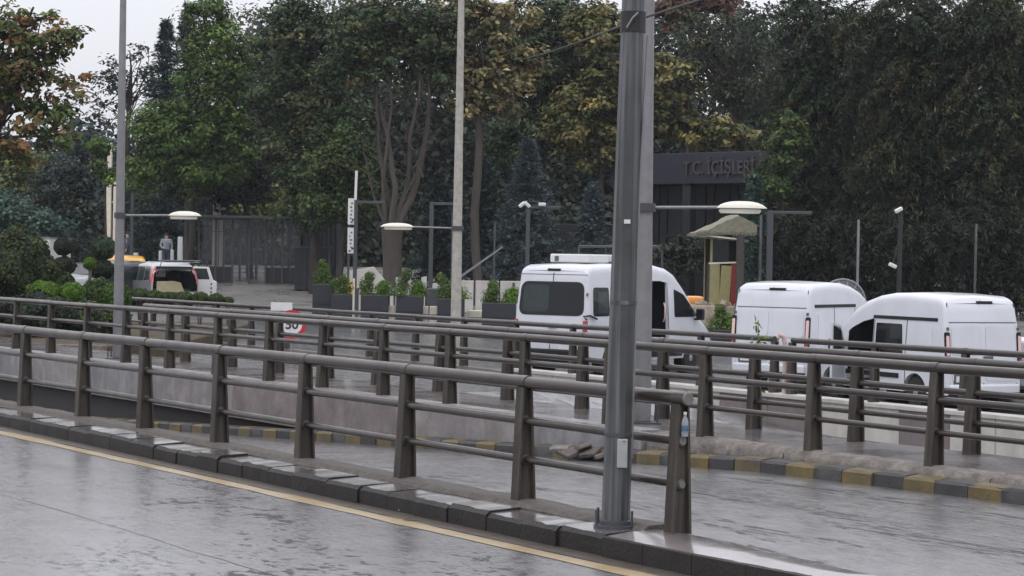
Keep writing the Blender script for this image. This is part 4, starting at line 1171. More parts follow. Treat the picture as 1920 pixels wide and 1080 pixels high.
# closed cars behind
def closed_car(label, px, Y, hd, paint, roofsign=False):
    B = CB(); p = ground(px, Y)
    t = thing('car', (p.x, Y, p.z), hd, label, 'car')
    B.shell('body', paint, t)
    for sd in (1, -1):
        B.side('rear_side_window', [(-1.80, 1.02), (-1.02, .98), (-.98, 1.45), (-1.66, 1.44)], M['glass'], t, sd, rnd=.06)
        B.side('rear_door_window', [(-.92, .98), (-.06, .96), (-.06, 1.48), (-.88, 1.46)], M['glassgreen'], t, sd, rnd=.05)
        B.side('front_door_window', [(.04, .96), (.98, .98), (.42, 1.46), (.04, 1.48)], M['glassgreen'], t, sd, rnd=.05)
        B.side('tail_lamp', [(-2.13, .80), (-1.95, .80), (-1.99, 1.0), (-2.12, 1.02)], M['redlens'], t, sd, off=.02, th=.05)
        mb = MB(); mb.box((2.02, sd * .58, .72), (.2, .3, .14)); mb.build('headlamp', M['clearlens'], t, bevel=.03)
    B.rear('rear_window', [(-.62, 1.06), (.62, 1.06), (.54, 1.46), (-.54, 1.46)], M['glass'], t, rnd=.06)
    mb = MB(); mb.add([(.36, -.62, 1.60), (.36, .62, 1.60), (1.08, .74, 1.12), (1.08, -.74, 1.12)], [(0, 1, 2, 3)]); mb.build('windscreen', M['glassgreen'], t, loc=(.02, 0, .03))
    B.wheelset(t)
    if roofsign:
        mb = MB(); mb.box((-.2, 0, 1.76), (.16, .42, .14), taper=.8); mb.build('roof_sign', M['taxi'], t, bevel=.02)
    return t
closed_car('dark saloon car with pale windows, half hidden by the left lamp pole', 196, 79.5, R(90 + 150), M['darkpaint'])
closed_car('yellow taxi behind the dark saloon, only its roof showing', 236, 89.0, R(100), M['taxi'])

# ================================================================== FAR STRUCTURES
# pavement in front of the compound, a raised slab
mb = MB(); nx, ny = 56, 24
X0, X1, Y0, Y1 = -34, 46, 73.5, 112
vs = []
for i in range(nx + 1):
    for j in range(ny + 1):
        X = X0 + (X1 - X0) * i / nx
        yy0 = Y0 + (7.5 if X < -9 else 0) - max(0, X) * .28
        Yv = yy0 + (Y1 - yy0) * j / ny
        vs.append((X, Yv, terrain(X, Yv) + .13))
top = len(vs)
fs = [(i * (ny + 1) + j, (i + 1) * (ny + 1) + j, (i + 1) * (ny + 1) + j + 1, i * (ny + 1) + j + 1) for i in range(nx) for j in range(ny)]
edge = []
for i in range(nx + 1):
    v = vs[i * (ny + 1)]; vs.append((v[0], v[1] - .02, v[2] - .16)); edge.append(top + i)
fs += [(i * (ny + 1), edge[i], edge[i + 1], (i + 1) * (ny + 1)) for i in range(nx)]
mb.add(vs, fs); tag(mb.build('pavement', M['pavement'], fix=True), kind='structure')
def pave(px, Y):
    p = ground(px, Y); p.z += .13; return p

# ---- glazed guard pavilion
b0 = pave(372, 95); b1 = pave(560, 95)
zt = at(470, 405, 95).z - b0.z
Wd = b1.x - b0.x
pav = thing('guard_pavilion', b0, 0, 'dark steel and glass guard pavilion with flat roof at left', 'building')
mb = MB(); mb.prism([(-.5, -.9), (Wd + .2, -.9), (Wd + .2, 3.2), (-.5, 3.2)], zt - .16, zt); rf = mb.build('roof', M['darkcladding'], pav, bevel=.02)
mb = MB(); mb.bar((-.5, -.92, zt - .06), (Wd + .2, -.92, zt - .06), .04, .1); mb.build('roof_edge', M['darksteel'], rf)
ncol = 6
for i in range(ncol + 1):
    x = Wd * i / ncol
    mb = MB(); mb.box((x, 0, (zt - .16) / 2), (.09, .09, zt - .16)); mb.build('column', M['darksteel'], pav)
    mb = MB(); mb.box((x, 2.6, (zt - .16) / 2), (.09, .09, zt - .16)); mb.build('column', M['darksteel'], pav)
for i in range(ncol):
    x0, x1 = Wd * i / ncol + .05, Wd * (i + 1) / ncol - .05
    zlo = .05 if i in (2, 3) else .75
    for zz0, zz1 in ((zlo, zt - .75), (zt - .68, zt - .2)):
        mb = MB(); mb.box(((x0 + x1) / 2, 0, (zz0 + zz1) / 2), (x1 - x0, .02, zz1 - zz0)); mb.build('pane', M['paneglass'], pav)
    if zlo > .1:
        mb = MB(); mb.box(((x0 + x1) / 2, .03, .38), (x1 - x0 + .04, .05, .72)); mb.build('parapet_panel', M['darkcladding'], pav)
    mb = MB(); mb.box(((x0 + x1) / 2, -.02, zt - .715), (x1 - x0 + .08, .06, .05)); mb.build('transom', M['darksteel'], pav)
    mb = MB(); mb.box(((x0 + x1) / 2, .0, zt * .45), (.035, .05, zt * .8)); mb.build('mullion', M['darksteel'], pav)
mb = MB(); mb.box((Wd + .9, 1.3, zt * .5 - .1), (1.5, 2.6, zt - .2)); mb.build('side_room', M['darkcladding'], pav)
for k in range(9):
    mb = MB(); mb.box((Wd + .3 + k * .2, -.03, zt * .5 + .3), (.045, .06, zt - 1.0)); mb.build('fin', M['darksteel'], pav)
dk = pave(585, 92)
t = thing('dark_kiosk', dk, 0, 'black boxy kiosk standing at the right end of the glass pavilion', 'kiosk')
kw = 62 / FPX * 92; kz = at(585, 465, 92).z - dk.z
mb = MB(); mb.box((0, 0, kz / 2), (kw, 1.2, kz)); mb.build('cabinet', M['darkcladding'], t, bevel=.02)
mb = MB(); mb.box((0, 0, kz + .03), (kw + .12, 1.35, .07)); mb.build('lid', M['darksteel'], t)
mb = MB(); mb.box((-.3, -.61, kz * .5), (.03, .03, kz * .85)); mb.build('door_edge', M['darksteel'], t)

# ---- ministry gate: dark fascia with raised letters over vertical cladding
GY = 88.0
g0 = at(1150, 347, GY + 3); g1 = at(1478, 333, GY - 3)
gz0 = terrain(0, GY) + .05
ax = Vector((g1.x - g0.x, -6, 0)); GL = ax.length; ga = math.atan2(ax.y, ax.x)
gate = thing('gate_building', (g0.x, GY + 3, gz0), ga, 'dark slate gate building with raised letters on its fascia, half hidden by trees', 'building')
zf0 = g0.z - gz0; zf1 = zf0 + 1.28
mb = MB(); mb.box((GL / 2, .6, (zf0 + zf1) / 2), (GL, 1.6, zf1 - zf0)); mb.build('fascia', M['fascia'], gate, bevel=.02)
mb = MB(); mb.box((GL / 2, 1.4, zf0 / 2), (GL, .2, zf0)); mb.build('back_wall', M['darkcladding'], gate)
for k in range(22):
    mb = MB(); mb.box((.2 + k * GL / 22, 1.2 + .04 * (k % 3), zf0 / 2 - .02), (GL / 22 - .06, .16, zf0 - .04)); mb.build('cladding_panel', M['darkcladding'], gate)
for k in (1, 8, 15):
    mb = MB(); mb.box((k * GL / 18, .1, zf0 / 2), (.42, .42, zf0)); mb.build('pillar', M['darkcladding'], gate, bevel=.01)
lx = at(1290, 316, GY).x
for body, a in (('T.C. İÇİŞLERİ B', 0),):
    tx = text_mesh('letters', body, .88, M['letters'], gate, .05, 'LEFT', .01)
    tx.scale = (.66, .86, 1); tx.location = ((lx - g0.x) / math.cos(ga), -.245, (zf0 + zf1) / 2 - .02); tx.rotation_euler = (R(90), 0, 0)
# a far dark wall left of the gate with a row of small pale letters too small to read
wq = at(990, 470, 93); wz = terrain(0, 93)
t = thing('name_wall', (wq.x, 93, wz), 0, 'low dark wall behind the spruces bearing a row of tiny pale letters', 'wall')
mb = MB(); hh = at(1070, 420, 93).z - wz; mb.box((2.2, .2, hh / 2), (5.2, .3, hh)); mb.build('slab', M['darkcladding'], t, bevel=.02)
lr = random.Random(4)
zl = at(1070, 434, 93).z - wz
x = .1
while x < 3.6:
    if lr.random() < .84:
        mb = MB(); w_ = .07; h_ = .15
        mb.box((x, .03, zl), (.022, .03, h_))
        if lr.random() < .6: mb.box((x + .045, .03, zl + h_ / 2 - .012), (.07, .03, .022))
        if lr.random() < .5: mb.box((x + .045, .03, zl - h_ / 2 + .012), (.07, .03, .022))
        mb.build('letter', M['seam'], t)
    x += .155

# ---- wrecked sentry booth on its plinth
by = 69.0
bb = at(1352, 572, by)
bz = terrain(bb.x, by)
pl = thing('booth_plinth', (bb.x - .1, by, bz), 0, 'pale sloping concrete plinth strewn with rubble under the wrecked booth', 'plinth')
ph = bb.z - bz
mb = MB(); mb.prism([(-1.5, 0), (1.35, 0), (1.05, ph), (-.9, ph), (-1.2, ph * .75)], -.9, 1.5, tf=lambda x, y, z: (x, z, y)); mb.build('slab', M['rubble'], pl, bevel=.05)
rr = random.Random(9)
for k in range(16):
    mb = MB(); sz = rr.uniform(.08, .24)
    mb.box((0, 0, 0), (sz * rr.uniform(.8, 1.6), sz, sz * .7), mat=Euler((rr.uniform(-.5, .5), rr.uniform(-.5, .5), rr.uniform(0, 3))).to_matrix())
    x_ = rr.uniform(-1.05, .9); mb.build('rubble_piece', M['rubble'], pl, bevel=.02, loc=(x_, rr.uniform(-.85, -.3), ph + sz * .25 if x_ > -.8 else ph * .8 + sz * .2))
booth = thing('sentry_booth', (bb.x, by, bb.z), R(6), 'wrecked yellow and red sentry booth with sagging thatch-like roof', 'booth')
sc = by / FPX
bh = (572 - 440) * sc
mb = MB()
for x, y in ((-.45, -.45), (.45, -.45), (.45, .5), (-.45, .5)):
    mb.bar((x, y, 0), (x * 1.02 + .02, y, bh), .07, .07)
mb.build('corner_posts', M['boothyellow'], booth)
mb = MB(); mb.box((-.31, -.47, bh * .29), (.30, .10, bh * .58)); mb.build('front_panel', M['boothyellow'], booth, bevel=.02)
mb = MB(); mb.box((.02, -.49, bh * .28), (.34, .10, bh * .56), mat=Euler((0, .05, 0)).to_matrix()); mb.build('front_panel', M['boothyellow'], booth, bevel=.02)
mb = MB(); mb.box((.33, -.49, bh * .29), (.27, .08, bh * .58)); mb.build('red_panel', M['boothred'], booth)
for k in range(3):
    mb = MB(); mb.box((.43, -.50, .25 + k * .42), (.05, .03, .16)); mb.build('white_patch', M['whitepaint'], booth)
mb = MB(); mb.box((-.05, -.48, bh * .60), (.95, .06, .05), mat=Euler((0, -.05, 0)).to_matrix()); mb.build('window_sill', M['cream'], booth)
mb = MB(); mb.box((-.05, -.44, bh * .79), (.82, .02, bh * .36)); mb.build('pane_or_reflection', M['glass'], booth)
mb = MB(); mb.box((.0, .48, bh * .5), (.9, .04, bh)); mb.build('rear_panel', M['darkcladding'], booth)
mb = MB(); mb.box((0, 0, bh * .3), (.84, .8, bh * .58)); mb.build('inner_counter', M['darkcladding'], booth)
# buckled roof: a warped double-skinned sheet
mb = MB(); vs = []; nxr, nyr = 12, 6
for lay in (0, 1):
    for i in range(nxr + 1):
        for j in range(nyr + 1):
            u, v = i / nxr, j / nyr
            x = -1.0 + 1.95 * u; y = -.85 + 1.7 * v
            z = bh + .04 + .60 * min(1, u / .62) ** 1.25 * (1 - .5 * max(0, u - .75) / .25) * (1 - .25 * abs(v - .5)) + rr.uniform(-.035, .035)
            if lay: z = bh - .06 + .10 * u + rr.uniform(-.02, .02)
            vs.append((x, y, min(z, 9)))
def gi(l, i, j): return l * (nxr + 1) * (nyr + 1) + i * (nyr + 1) + j
fs = []
for i in range(nxr):
    for j in range(nyr):
        fs += [(gi(0, i, j), gi(0, i + 1, j), gi(0, i + 1, j + 1), gi(0, i, j + 1)), (gi(1, i, j), gi(1, i, j + 1), gi(1, i + 1, j + 1), gi(1, i + 1, j))]
for i in range(nxr): fs += [(gi(0, i, 0), gi(1, i, 0), gi(1, i + 1, 0), gi(0, i + 1, 0)), (gi(0, i, nyr), gi(0, i + 1, nyr), gi(1, i + 1, nyr), gi(1, i, nyr))]
for j in range(nyr): fs += [(gi(0, 0, j), gi(0, 0, j + 1), gi(1, 0, j + 1), gi(1, 0, j)), (gi(0, nxr, j), gi(1, nxr, j), gi(1, nxr, j + 1), gi(0, nxr, j + 1))]
mb.add(vs, fs); mb.build('roof', M['boothroof'], booth, smooth=30)
mb = MB(); mb.prism([(-.95, -.02), (.72, -.16), (.72, -.24), (-.95, -.09)], -.72, .72, tf=lambda x, y, z: (x, z, bh + y)); mb.build('lower_eave', M['boothroof'], booth, bevel=.01)
for k in range(14):
    mb = MB(); mb.box((-.95 + k * .14, -.86, bh + .02 + .02 * (k % 3)), (.12, .05, rr.uniform(.06, .16)), mat=Euler((.2, rr.uniform(-.3, .3), 0)).to_matrix()); mb.build('ragged_edge', M['boothroof'], booth)
mb = MB(); mb.bar((-.98, -.8, bh - .02), (.3, -.8, bh - .14), .05, .05); mb.bar((-.98, -.8, bh - .06), (-.1, -.5, bh - .16), .04, .04); mb.build('hanging_batten', M['cream'], booth)
for k in range(3):
    mb = MB(); mb.box((.22 + k * .2, -.62, bh - .0 - .05 * (k % 2)), (.16, .03, .1), mat=Euler((.2, .5 - .5 * k, 0)).to_matrix()); mb.build('torn_piece', M['whitepaint'], booth)
# trunk-like dark post right of the booth
pb = at(1386, 590, 68)
mb = MB(); zb_ = terrain(pb.x, 68); mb.tube([(0, 0, 0), (0, 0, at(1383, 440, 68).z - zb_)], [.14, .12], 12)
tag(mb.build('stump_post', M['barkpale'], smooth=50, loc=(pb.x, 68, zb_)), 'dark brown round post beside the wrecked booth', 'post')
# orange debris left of the booth
po = at(1308, 566, 70)
mb = MB(); mb.lathe([(.05, -.42), (.16, -.38), (.2, 0), (.17, .35), (.05, .42)], 14, 'X')
tag(mb.build('orange_barrel', M['orange'], smooth=50, loc=(po.x, 70, po.z), rot=(0, .1, .2)), 'orange drum lying on the ground left of the wrecked booth', 'barrel')
mb = MB(); mb.box((0, 0, 0), (2.4, 1.2, max(.2, po.z - .2 - terrain(po.x, 70)) ))
tag(mb.build('rubble_ledge', M['rubble'], bevel=.08, loc=(po.x, 70, (po.z - .2 + terrain(po.x, 70)) / 2)), 'low concrete ledge carrying the orange drum', 'ledge')

# ---- low concrete wall behind the planters
wy = 77.0
lw = thing('low_concrete_wall', (0, wy, 0), 0, 'low pale concrete wall running behind the dark planters', 'wall')
def wpoly(pts):
    out = []
    for px, py in pts:
        q = at(px, py, wy); out.append((q.x, q.z))
    return out
zlow = terrain(-4, wy) - .1
segs = [([(655, 508), (700, 500), (738, 545)], 590), ([(742, 520), (770, 520)], 590), ([(790, 520), (800, 518)], 590), ([(806, 532), (848, 528)], 590), ([(850, 526), (888, 526)], 590), ([(892, 526), (935, 527)], 590), ([(938, 527), (985, 527)], 590), ([(988, 528), (1040, 530)], 590), ([(600, 560), (654, 512)], 590)]
for top_, _ in segs:
    P_ = wpoly(top_)
    poly = [(P_[0][0], zlow)] + P_ + [(P_[-1][0], zlow)]
    mb = MB(); mb.prism(poly, 0, .25, tf=lambda x, y, z: (x, z, y)); mb.build('wall_panel', M['pale'], lw, bevel=.015)

# ---- posts, frames, cameras
def arm_post(label, px, py_top, Y, arm_px=0, th=.14, pole_h_extra=0, material='darksteel', cams=(), arm_th=.09, name='light_post'):
    b = pave(px, Y) if Y > 74 else ground(px, Y)
    t = thing(name, b, 0, label, 'post', 'dark square posts in front of the compound')
    z = at(px, py_top, Y).z - b.z
    mb = MB(); mb.box((0, 0, z / 2), (th, th, z)); mb.build('upright', M[material], t, bevel=.01)
    mb = MB(); mb.box((0, 0, .02), (th * 2, th * 2, .04)); mb.build('foot_plate', M[material], t)
    if arm_px:
        ln = arm_px * Y / FPX
        mb = MB(); mb.box((ln / 2 + (th / 2 if ln > 0 else -th / 2), 0, z - arm_th / 2 - .003), (abs(ln), arm_th, arm_th)); mb.build('arm', M[material], t, bevel=.01)
    for (dx, dz, rot) in cams:
        mb = MB(); mb.box((dx * Y / FPX, -.12, z + dz * Y / FPX), (.26, .12, .12), mat=Euler((.1, rot, .2)).to_matrix()); c_ = mb.build('camera', M['whitepaint'], t, bevel=.03)
        mb = MB(); mb.bar((dx * Y / FPX, -.1, z + dz * Y / FPX), (dx * .3 * Y / FPX, 0, z + dz * .6 * Y / FPX), .03, .03); mb.build('camera_bracket', M[material], c_)
    return t
arm_post('dark square light post with short arm, left of the raised barrier', 806, 379, 72, 42)
arm_post('dark post with two white cameras, left of the white van roof', 987, 386, 76, 55, th=.15, cams=((-12, 2, -.7), (-2, 2, .7), (26, 3, 0)))
arm_post('dark square light post beside the tall vertical signs', 664, 376, 73, 50, th=.13)
arm_post('thin dark post between the tree trunk and the camera post', 925, 416, 78, 0, th=.07)
arm_post('dark light post with long arm, right of the wrecked booth', 1440, 395, 68, 72, th=.19)
arm_post('slim grey post just right of the wrecked booth', 1423, 404, 67, 0, th=.08, material='galv')
arm_post('slim pale post standing behind the windowless van', 1606, 412, 70, 0, th=.08, material='galv2', arm_th=.05)
arm_post('black camera post between the two closed vans, two white cameras on it', 1684, 398, 66, 0, th=.13, material='black', cams=((-5, 4, -.5), (-14, -100, .4)))
arm_post('slim grey post behind the nearest van', 1826, 420, 66, 0, th=.07, material='galv')
arm_post('dark light post left of the pavilion roof, its arm to the right', 347, 369, 96, 44, th=.16)
arm_post('dark post left of the pavilion, with a dim crossbar', 246, 362, 98, 48, th=.14)
arm_post('thin dark fence post right of the raised barrier', 845, 400, 80, 0, th=.06)
arm_post('short dark post near the white van', 962, 530, 74, 0, th=.09)

def twin_column(label, px, pyt, Y, gap, w0, w1, hskew=0):
    b = pave(px, Y); t = thing('white_mast', b, 0, label, 'mast', 'white twin masts at the left')
    z = at(px, pyt, Y).z - b.z
    mb = MB(); mb.box((0, 0, z / 2), (w0, w0, z)); mb.build('main_column', M['cream'], t, bevel=.02)
    mb = MB(); z2 = z + hskew; mb.box((gap, 0, z2 / 2), (w1, w1, z2)); mb.build('side_column', M['cream'], t, bevel=.01)
    mb = MB(); mb.bar((w0 / 2, 0, z * .6), (gap, 0, z * .6), .05, .05); mb.build('bracket', M['cream'], t)
    return t
twin_column('cream twin mast rising behind the round topiary at left', 201, 268, 90, .26, .24, .12, -1.6)
twin_column('cream twin mast rising behind the left end of the pavilion', 403, 345, 99, .30, .26, .24, .02)

# tall double sign, and the little white pole on top of it
sb = ground(664, 71)
t = thing('vertical_sign', (sb.x - .12, 71, sb.z), 0, 'pair of narrow white vertical signs on a dark post with a yellow foot', 'sign')
for k, (a, b_) in enumerate(((372, 421), (427, 475))):
    za, zb_ = at(657, b_, 71).z - sb.z, at(657, a, 71).z - sb.z
    mb = MB(); mb.box((-.04, -.03, (za + zb_) / 2), (.20, .04, zb_ - za)); s_ = mb.build('sign_board', M['whitepaint'], t, bevel=.004)
    lr2 = random.Random(k)
    for q in range(6):
        mb = MB(); mb.box((-.04 + lr2.uniform(-.03, .04), -.054, za + .08 + q * (zb_ - za - .12) / 6), (lr2.uniform(.04, .09), .008, .055)); mb.build('mark', M['seam'], s_)
    mb = MB(); mb.prism([(0, 0), (.07, .05), (.03, .12), (-.01, .06)], 0, .008, tf=lambda x, y, z: (.0 + x, -.058 + z, za + .10 + y)); mb.build('dark_emblem', M['black'], s_)
zt_ = at(657, 372, 71).z - sb.z; zt2 = at(666, 320, 71).z - sb.z
mb = MB(); mb.bar((-.10, 0, 0), (-.10, 0, zt_), .07, .05); mb.build('post', M['darksteel'], t)
mb = MB(); mb.bar((.10, -.02, zt_ - .05), (.12, -.02, zt2), .085, .05); mb.build('top_stave', M['whitepaint'], t)
mb = MB(); mb.box((-.02, -.09, .92), (.18, .12, .48)); mb.build('yellow_foot', M['yellow'], t, bevel=.02)
mb = MB(); mb.box((-.02, -.05, .34), (.14, .1, .68)); mb.build('foot_stub', M['darksteel'], t)
mb = MB(); mb.bar((.10, -.1, 0), (.10, -.1, at(668, 522, 71).z - sb.z), .06, .05); mb.build('cream_stave', M['cream'], t)

# raised barrier arm
bb_ = ground(806, 70)
A = at(822, 548, 70); Bq = at(942, 463, 70)
t = thing('barrier', bb_, 0, 'grey barrier arm raised at a slant behind the central lamp pole', 'barrier')
mb = MB(); mb.box((.1, .1, .5), (.42, .36, 1.0)); mb.build('housing', M['darksteel'], t, bevel=.03)
mb = MB(); mb.bar(A - bb_, Bq - bb_, .06, .10, wd2=.04, hd2=.05); mb.build('arm', M['galv2'], t)
mb = MB(); mb.lathe([(.07, -.05), (.07, .05)], 12, 'Y', tuple(A - bb_ + Vector((0, .08, 0)))); mb.build('pivot', M['darksteel'], t)
q0 = at(670, 541, 70.5); q1 = at(800, 541, 70.5)
gz = terrain(q0.x, 70.5)
t = thing('barrier', (q0.x, 70.5, gz), 0, 'lowered horizontal barrier pole crossing in front of the big tree trunk', 'barrier')
mb = MB(); mb.bar((0, 0, q0.z - gz), (q1.x - q0.x, 0, q1.z - gz), .05, .05); mb.build('arm', M['galv2'], t)
mb = MB(); mb.box((0, 0, (q0.z - gz) / 2), (.1, .1, q0.z - gz)); mb.build('support', M['darksteel'], t)
mb = MB(); mb.box((q1.x - q0.x, 0, (q1.z - gz) / 2), (.1, .1, q1.z - gz)); mb.build('support', M['darksteel'], t)

# cream bollards
for k, (px, y0_, w_, h_, nm) in enumerate(((733, 573, .26, 1.05, 'cream bollard between the first and second planters from the left'), (797, 574, .2, 1.0, 'cream bollard left of a close pair, near the central lamp pole'),
                                 (812, 574, .24, 1.0, 'cream bollard right of a close pair, near the central lamp pole'), (891, 582, .46, .9, 'wide cream block at the foot of the slender tree trunk'))):
    b = ground(px, 66); zt_ = at(px, y0_, 66).z
    mb = MB(); hh = max(.3, zt_ - b.z); mb.box((0, 0, hh / 2), (w_, w_, hh), taper=.96)
    t = thing('bollard', b, 0, nm, 'bollard', 'cream bollards by the planters')
    mb.build('shaft', M['cream'], t, bevel=.02)
    mb = MB(); mb.box((0, 0, hh * .55), (w_ + .012, w_ + .012, .09)); mb.build('band', M['paleb'], t)

# speed limit sign standing low beyond the walkway
sp = at(547, 608, 45.5); sz = z_road2(24)
t = thing('speed_sign', (sp.x, 45.5, -.2), R(12), 'round red and white 50 speed limit sign seen through the railings', 'sign')
zc = sp.z + .2; rad = 27 / FPX * 45.5
mb = MB(); mb.lathe([(rad, .012), (rad, -.012)], 32, 'Y', (0, 0, zc)); mb.build('red_disc', M['red'], t, smooth=40)
mb = MB(); mb.lathe([(rad * .72, -.010), (rad * .72, -.018)], 32, 'Y', (0, 0, zc)); mb.build('white_disc', M['whitepaint'], t, smooth=40)
tx = text_mesh('number', '50', rad * .92, M['black'], t, .003, 'CENTER', .006); tx.location = (0, -.022, zc - .01); tx.rotation_euler = (R(90), 0, 0)
mb = MB(); mb.tube([(0, .04, 0), (0, .04, zc + rad * .8)], .03, 10); mb.build('pole', M['galv2'], t, smooth=40)
mb = MB(); mb.box((0, .04, .01), (.2, .2, .03)); mb.build('foot', M['darksteel'], t)
wp = at(528, 575, 47)
t = thing('panel_sign', (wp.x, 47, terrain(wp.x, 47)), R(-4), 'small blank pale panel standing behind the speed limit sign', 'sign')
zc = wp.z - t.location.z
mb = MB(); mb.box((0, 0, zc), (.48, .02, .18)); mb.build('panel', M['whitepaint'], t, bevel=.005)
mb = MB(); mb.tube([(0, .03, 0), (0, .03, zc)], .025, 8); mb.build('pole', M['galv2'], t)

# white cabin at far left
wc = ground(88, 84)
t = thing('site_cabin', wc, R(-10), 'white boxy cabin behind the topiary at far left', 'cabin')
wz_ = at(85, 446, 84).z - wc.z; ww = 50 / FPX * 84
mb = MB(); mb.box((0, 0, wz_ / 2 + .1), (ww, 2.2, wz_ - .2)); mb.build('box', M['whitepaint'], t, bevel=.03)
mb = MB(); mb.box((0, 0, wz_), (ww + .06, 2.3, .06)); mb.build('roof_edge', M['galv2'], t)
mb = MB(); mb.box((.2, -1.11, wz_ * .45), (.5, .02, wz_ * .7)); mb.build('door', M['lampshell'], t)
for x in (-ww / 2 + .1, ww / 2 - .1):
    mb = MB(); mb.box((x, 0, .05), (.12, 2.0, .12)); mb.build('skid', M['darksteel'], t)

# white barrier blocks and a steel cabinet near the people
for k, (px, py, w_, Y, lb) in enumerate(((252, 484, 13, 100, 'white concrete block, leftmost by the standing people'), (300, 480, 5, 101, 'narrow white post left of the central standing person'), (322, 478, 5, 101, 'narrow white post right of the central standing person'), (337, 460, 9, 102, 'tall pale cabinet right of the standing people'))):
    b = pave(px, Y); zt_ = at(px, py - (10 if k < 3 else 16), Y).z - b.z
    mb = MB(); mb.box((0, 0, zt_ / 2), (w_ / FPX * Y, .3, zt_), taper=.92)
    tag(mb.build('barrier_block' if k < 3 else 'cabinet', M['whitepaint'], bevel=.02, loc=b), lb, 'block' if k < 3 else 'cabinet')

# ================================================================== PEOPLE
def person(label, base, rz, h, shirt, arm='side'):
    k = h / 1.75
    J = {'pel': (0, 0, .95), 'wai': (0, 0, 1.08), 'che': (0, .01, 1.30), 'nec': (0, 0, 1.48), 'hea': (0, -.01, 1.56), 'top': (0, 0, 1.72),
         'shl': (.18, 0, 1.42), 'ell': (.26, .02, 1.14), 'wrl': (.24, -.08, .92), 'hal': (.235, -.12, .83),
         'shr': (-.18, 0, 1.42), 'elr': (-.27, .03, 1.16), 'wrr': (-.20, -.16, 1.05), 'har': (-.12, -.22, 1.05),
         'hpl': (.09, 0, .90), 'knl': (.11, -.03, .50), 'anl': (.12, .03, .08), 'tol': (.13, -.12, .03),
         'hpr': (-.09, 0, .90), 'knr': (-.12, -.04, .50), 'anr': (-.13, .03, .08), 'tor': (-.15, -.12, .03)}
    rad = {'pel': .15, 'wai': .14, 'che': .16, 'nec': .06, 'hea': .085, 'top': .075, 'shl': .075, 'ell': .052, 'wrl': .035, 'hal': .04, 'shr': .075, 'elr': .052, 'wrr': .035, 'har': .04,
           'hpl': .10, 'knl': .068, 'anl': .045, 'tol': .04, 'hpr': .10, 'knr': .068, 'anr': .045, 'tor': .04}
    E = [('pel', 'wai'), ('wai', 'che'), ('che', 'nec'), ('nec', 'hea'), ('hea', 'top'), ('che', 'shl'), ('shl', 'ell'), ('ell', 'wrl'), ('wrl', 'hal'), ('che', 'shr'), ('shr', 'elr'), ('elr', 'wrr'), ('wrr', 'har'),
         ('pel', 'hpl'), ('hpl', 'knl'), ('knl', 'anl'), ('anl', 'tol'), ('pel', 'hpr'), ('hpr', 'knr'), ('knr', 'anr'), ('anr', 'tor')]
    names = list(J); V = [tuple(c * k for c in J[n_]) for n_ in names]; ed = [(names.index(a), names.index(b)) for a, b in E]
    # five short fingers on each hand, fanned from the palm
    for sfx, sg in (('l', 1), ('r', -1)):
        hp = Vector(J['ha' + sfx]); wv = (hp - Vector(J['wr' + sfx])).normalized()
        for fi in range(5):
            off = Vector((.018 * (fi - 2), 0, 0)); ln_ = (.055, .075, .082, .076, .06)[fi]
            base_i = names.index('ha' + sfx)
            V.append(tuple((hp + off + wv * ln_ * .55 + Vector((0, -.006, 0))) * k)); names.append('f%s%da' % (sfx, fi)); rad[names[-1]] = .010
            ed.append((base_i, len(V) - 1))
            V.append(tuple((hp + off * 1.2 + wv * ln_ + Vector((0, -.02, 0))) * k)); names.append('f%s%db' % (sfx, fi)); rad[names[-1]] = .009
            ed.append((len(V) - 2, len(V) - 1))
    t = thing('person', base, rz, label, 'person')
    me = bpy.data.meshes.new('body'); me.from_pydata(V, ed, []); me.materials.append(M['skin'])
    o = mobj('body', me, t)
    sk = o.modifiers.new('skin', 'SKIN'); sk.use_smooth_shade = True
    if not me.skin_vertices: 
        bm = bmesh.new(); bm.from_mesh(me); bm.verts.layers.skin.verify(); bm.to_mesh(me); bm.free()
    for i, n_ in enumerate(names):
        sv = me.skin_vertices[0].data[i]; sv.radius = (rad[n_] * k, rad[n_] * k); sv.use_root = (n_ == 'pel')
    o.modifiers.new('sub', 'SUBSURF').levels = 1
    o.modifiers['sub'].render_levels = 1
    # clothing shells
    mb = MB()
    def cl(path, rr_, n=12): mb.tube([Vector(p) * k for p in path], [r_ * k for r_ in rr_], n)
    cl([J['pel'], J['wai'], (0, .0, 1.22), J['che'], (0, 0, 1.42), (0, 0, 1.49)], [.165, .158, .17, .175, .15, .07], 16)
    for sfx in 'lr': cl([(J['sh' + sfx][0] * .55, 0, 1.42), J['sh' + sfx], J['el' + sfx], J['wr' + sfx]], [.08, .082, .062, .046])
    mb.build('jacket', shirt, t, smooth=60)
    mb = MB()
    cl([(0, 0, 1.0), J['pel'], (0, 0, .86)], [.16, .17, .15], 16)
    for sfx in 'lr': cl([J['hp' + sfx], J['kn' + sfx], J['an' + sfx]], [.11, .08, .065])
    mb.build('trousers', M['trousers'], t, smooth=60)
    mb = MB()
    for sfx in 'lr': cl([Vector(J['an' + sfx]) + Vector((0, .04, -.03)), Vector(J['an' + sfx]) + Vector((0, -.02, -.03)), J['to' + sfx]], [.05, .055, .045])
    mb.build('shoes', M['black'], t, smooth=60)
    mb = MB(); mb.lathe([(.088 * k, 1.62 * k), (.094 * k, 1.67 * k), (.085 * k, 1.73 * k), (.05 * k, 1.765 * k), (.005, 1.775 * k)], 14, 'Z', (0, .014, 0)); mb.build('hair', M['hair'], t, smooth=60)
    mb = MB(); mb.box((0, -.095 * k, 1.61 * k), (.022, .03, .045)); 
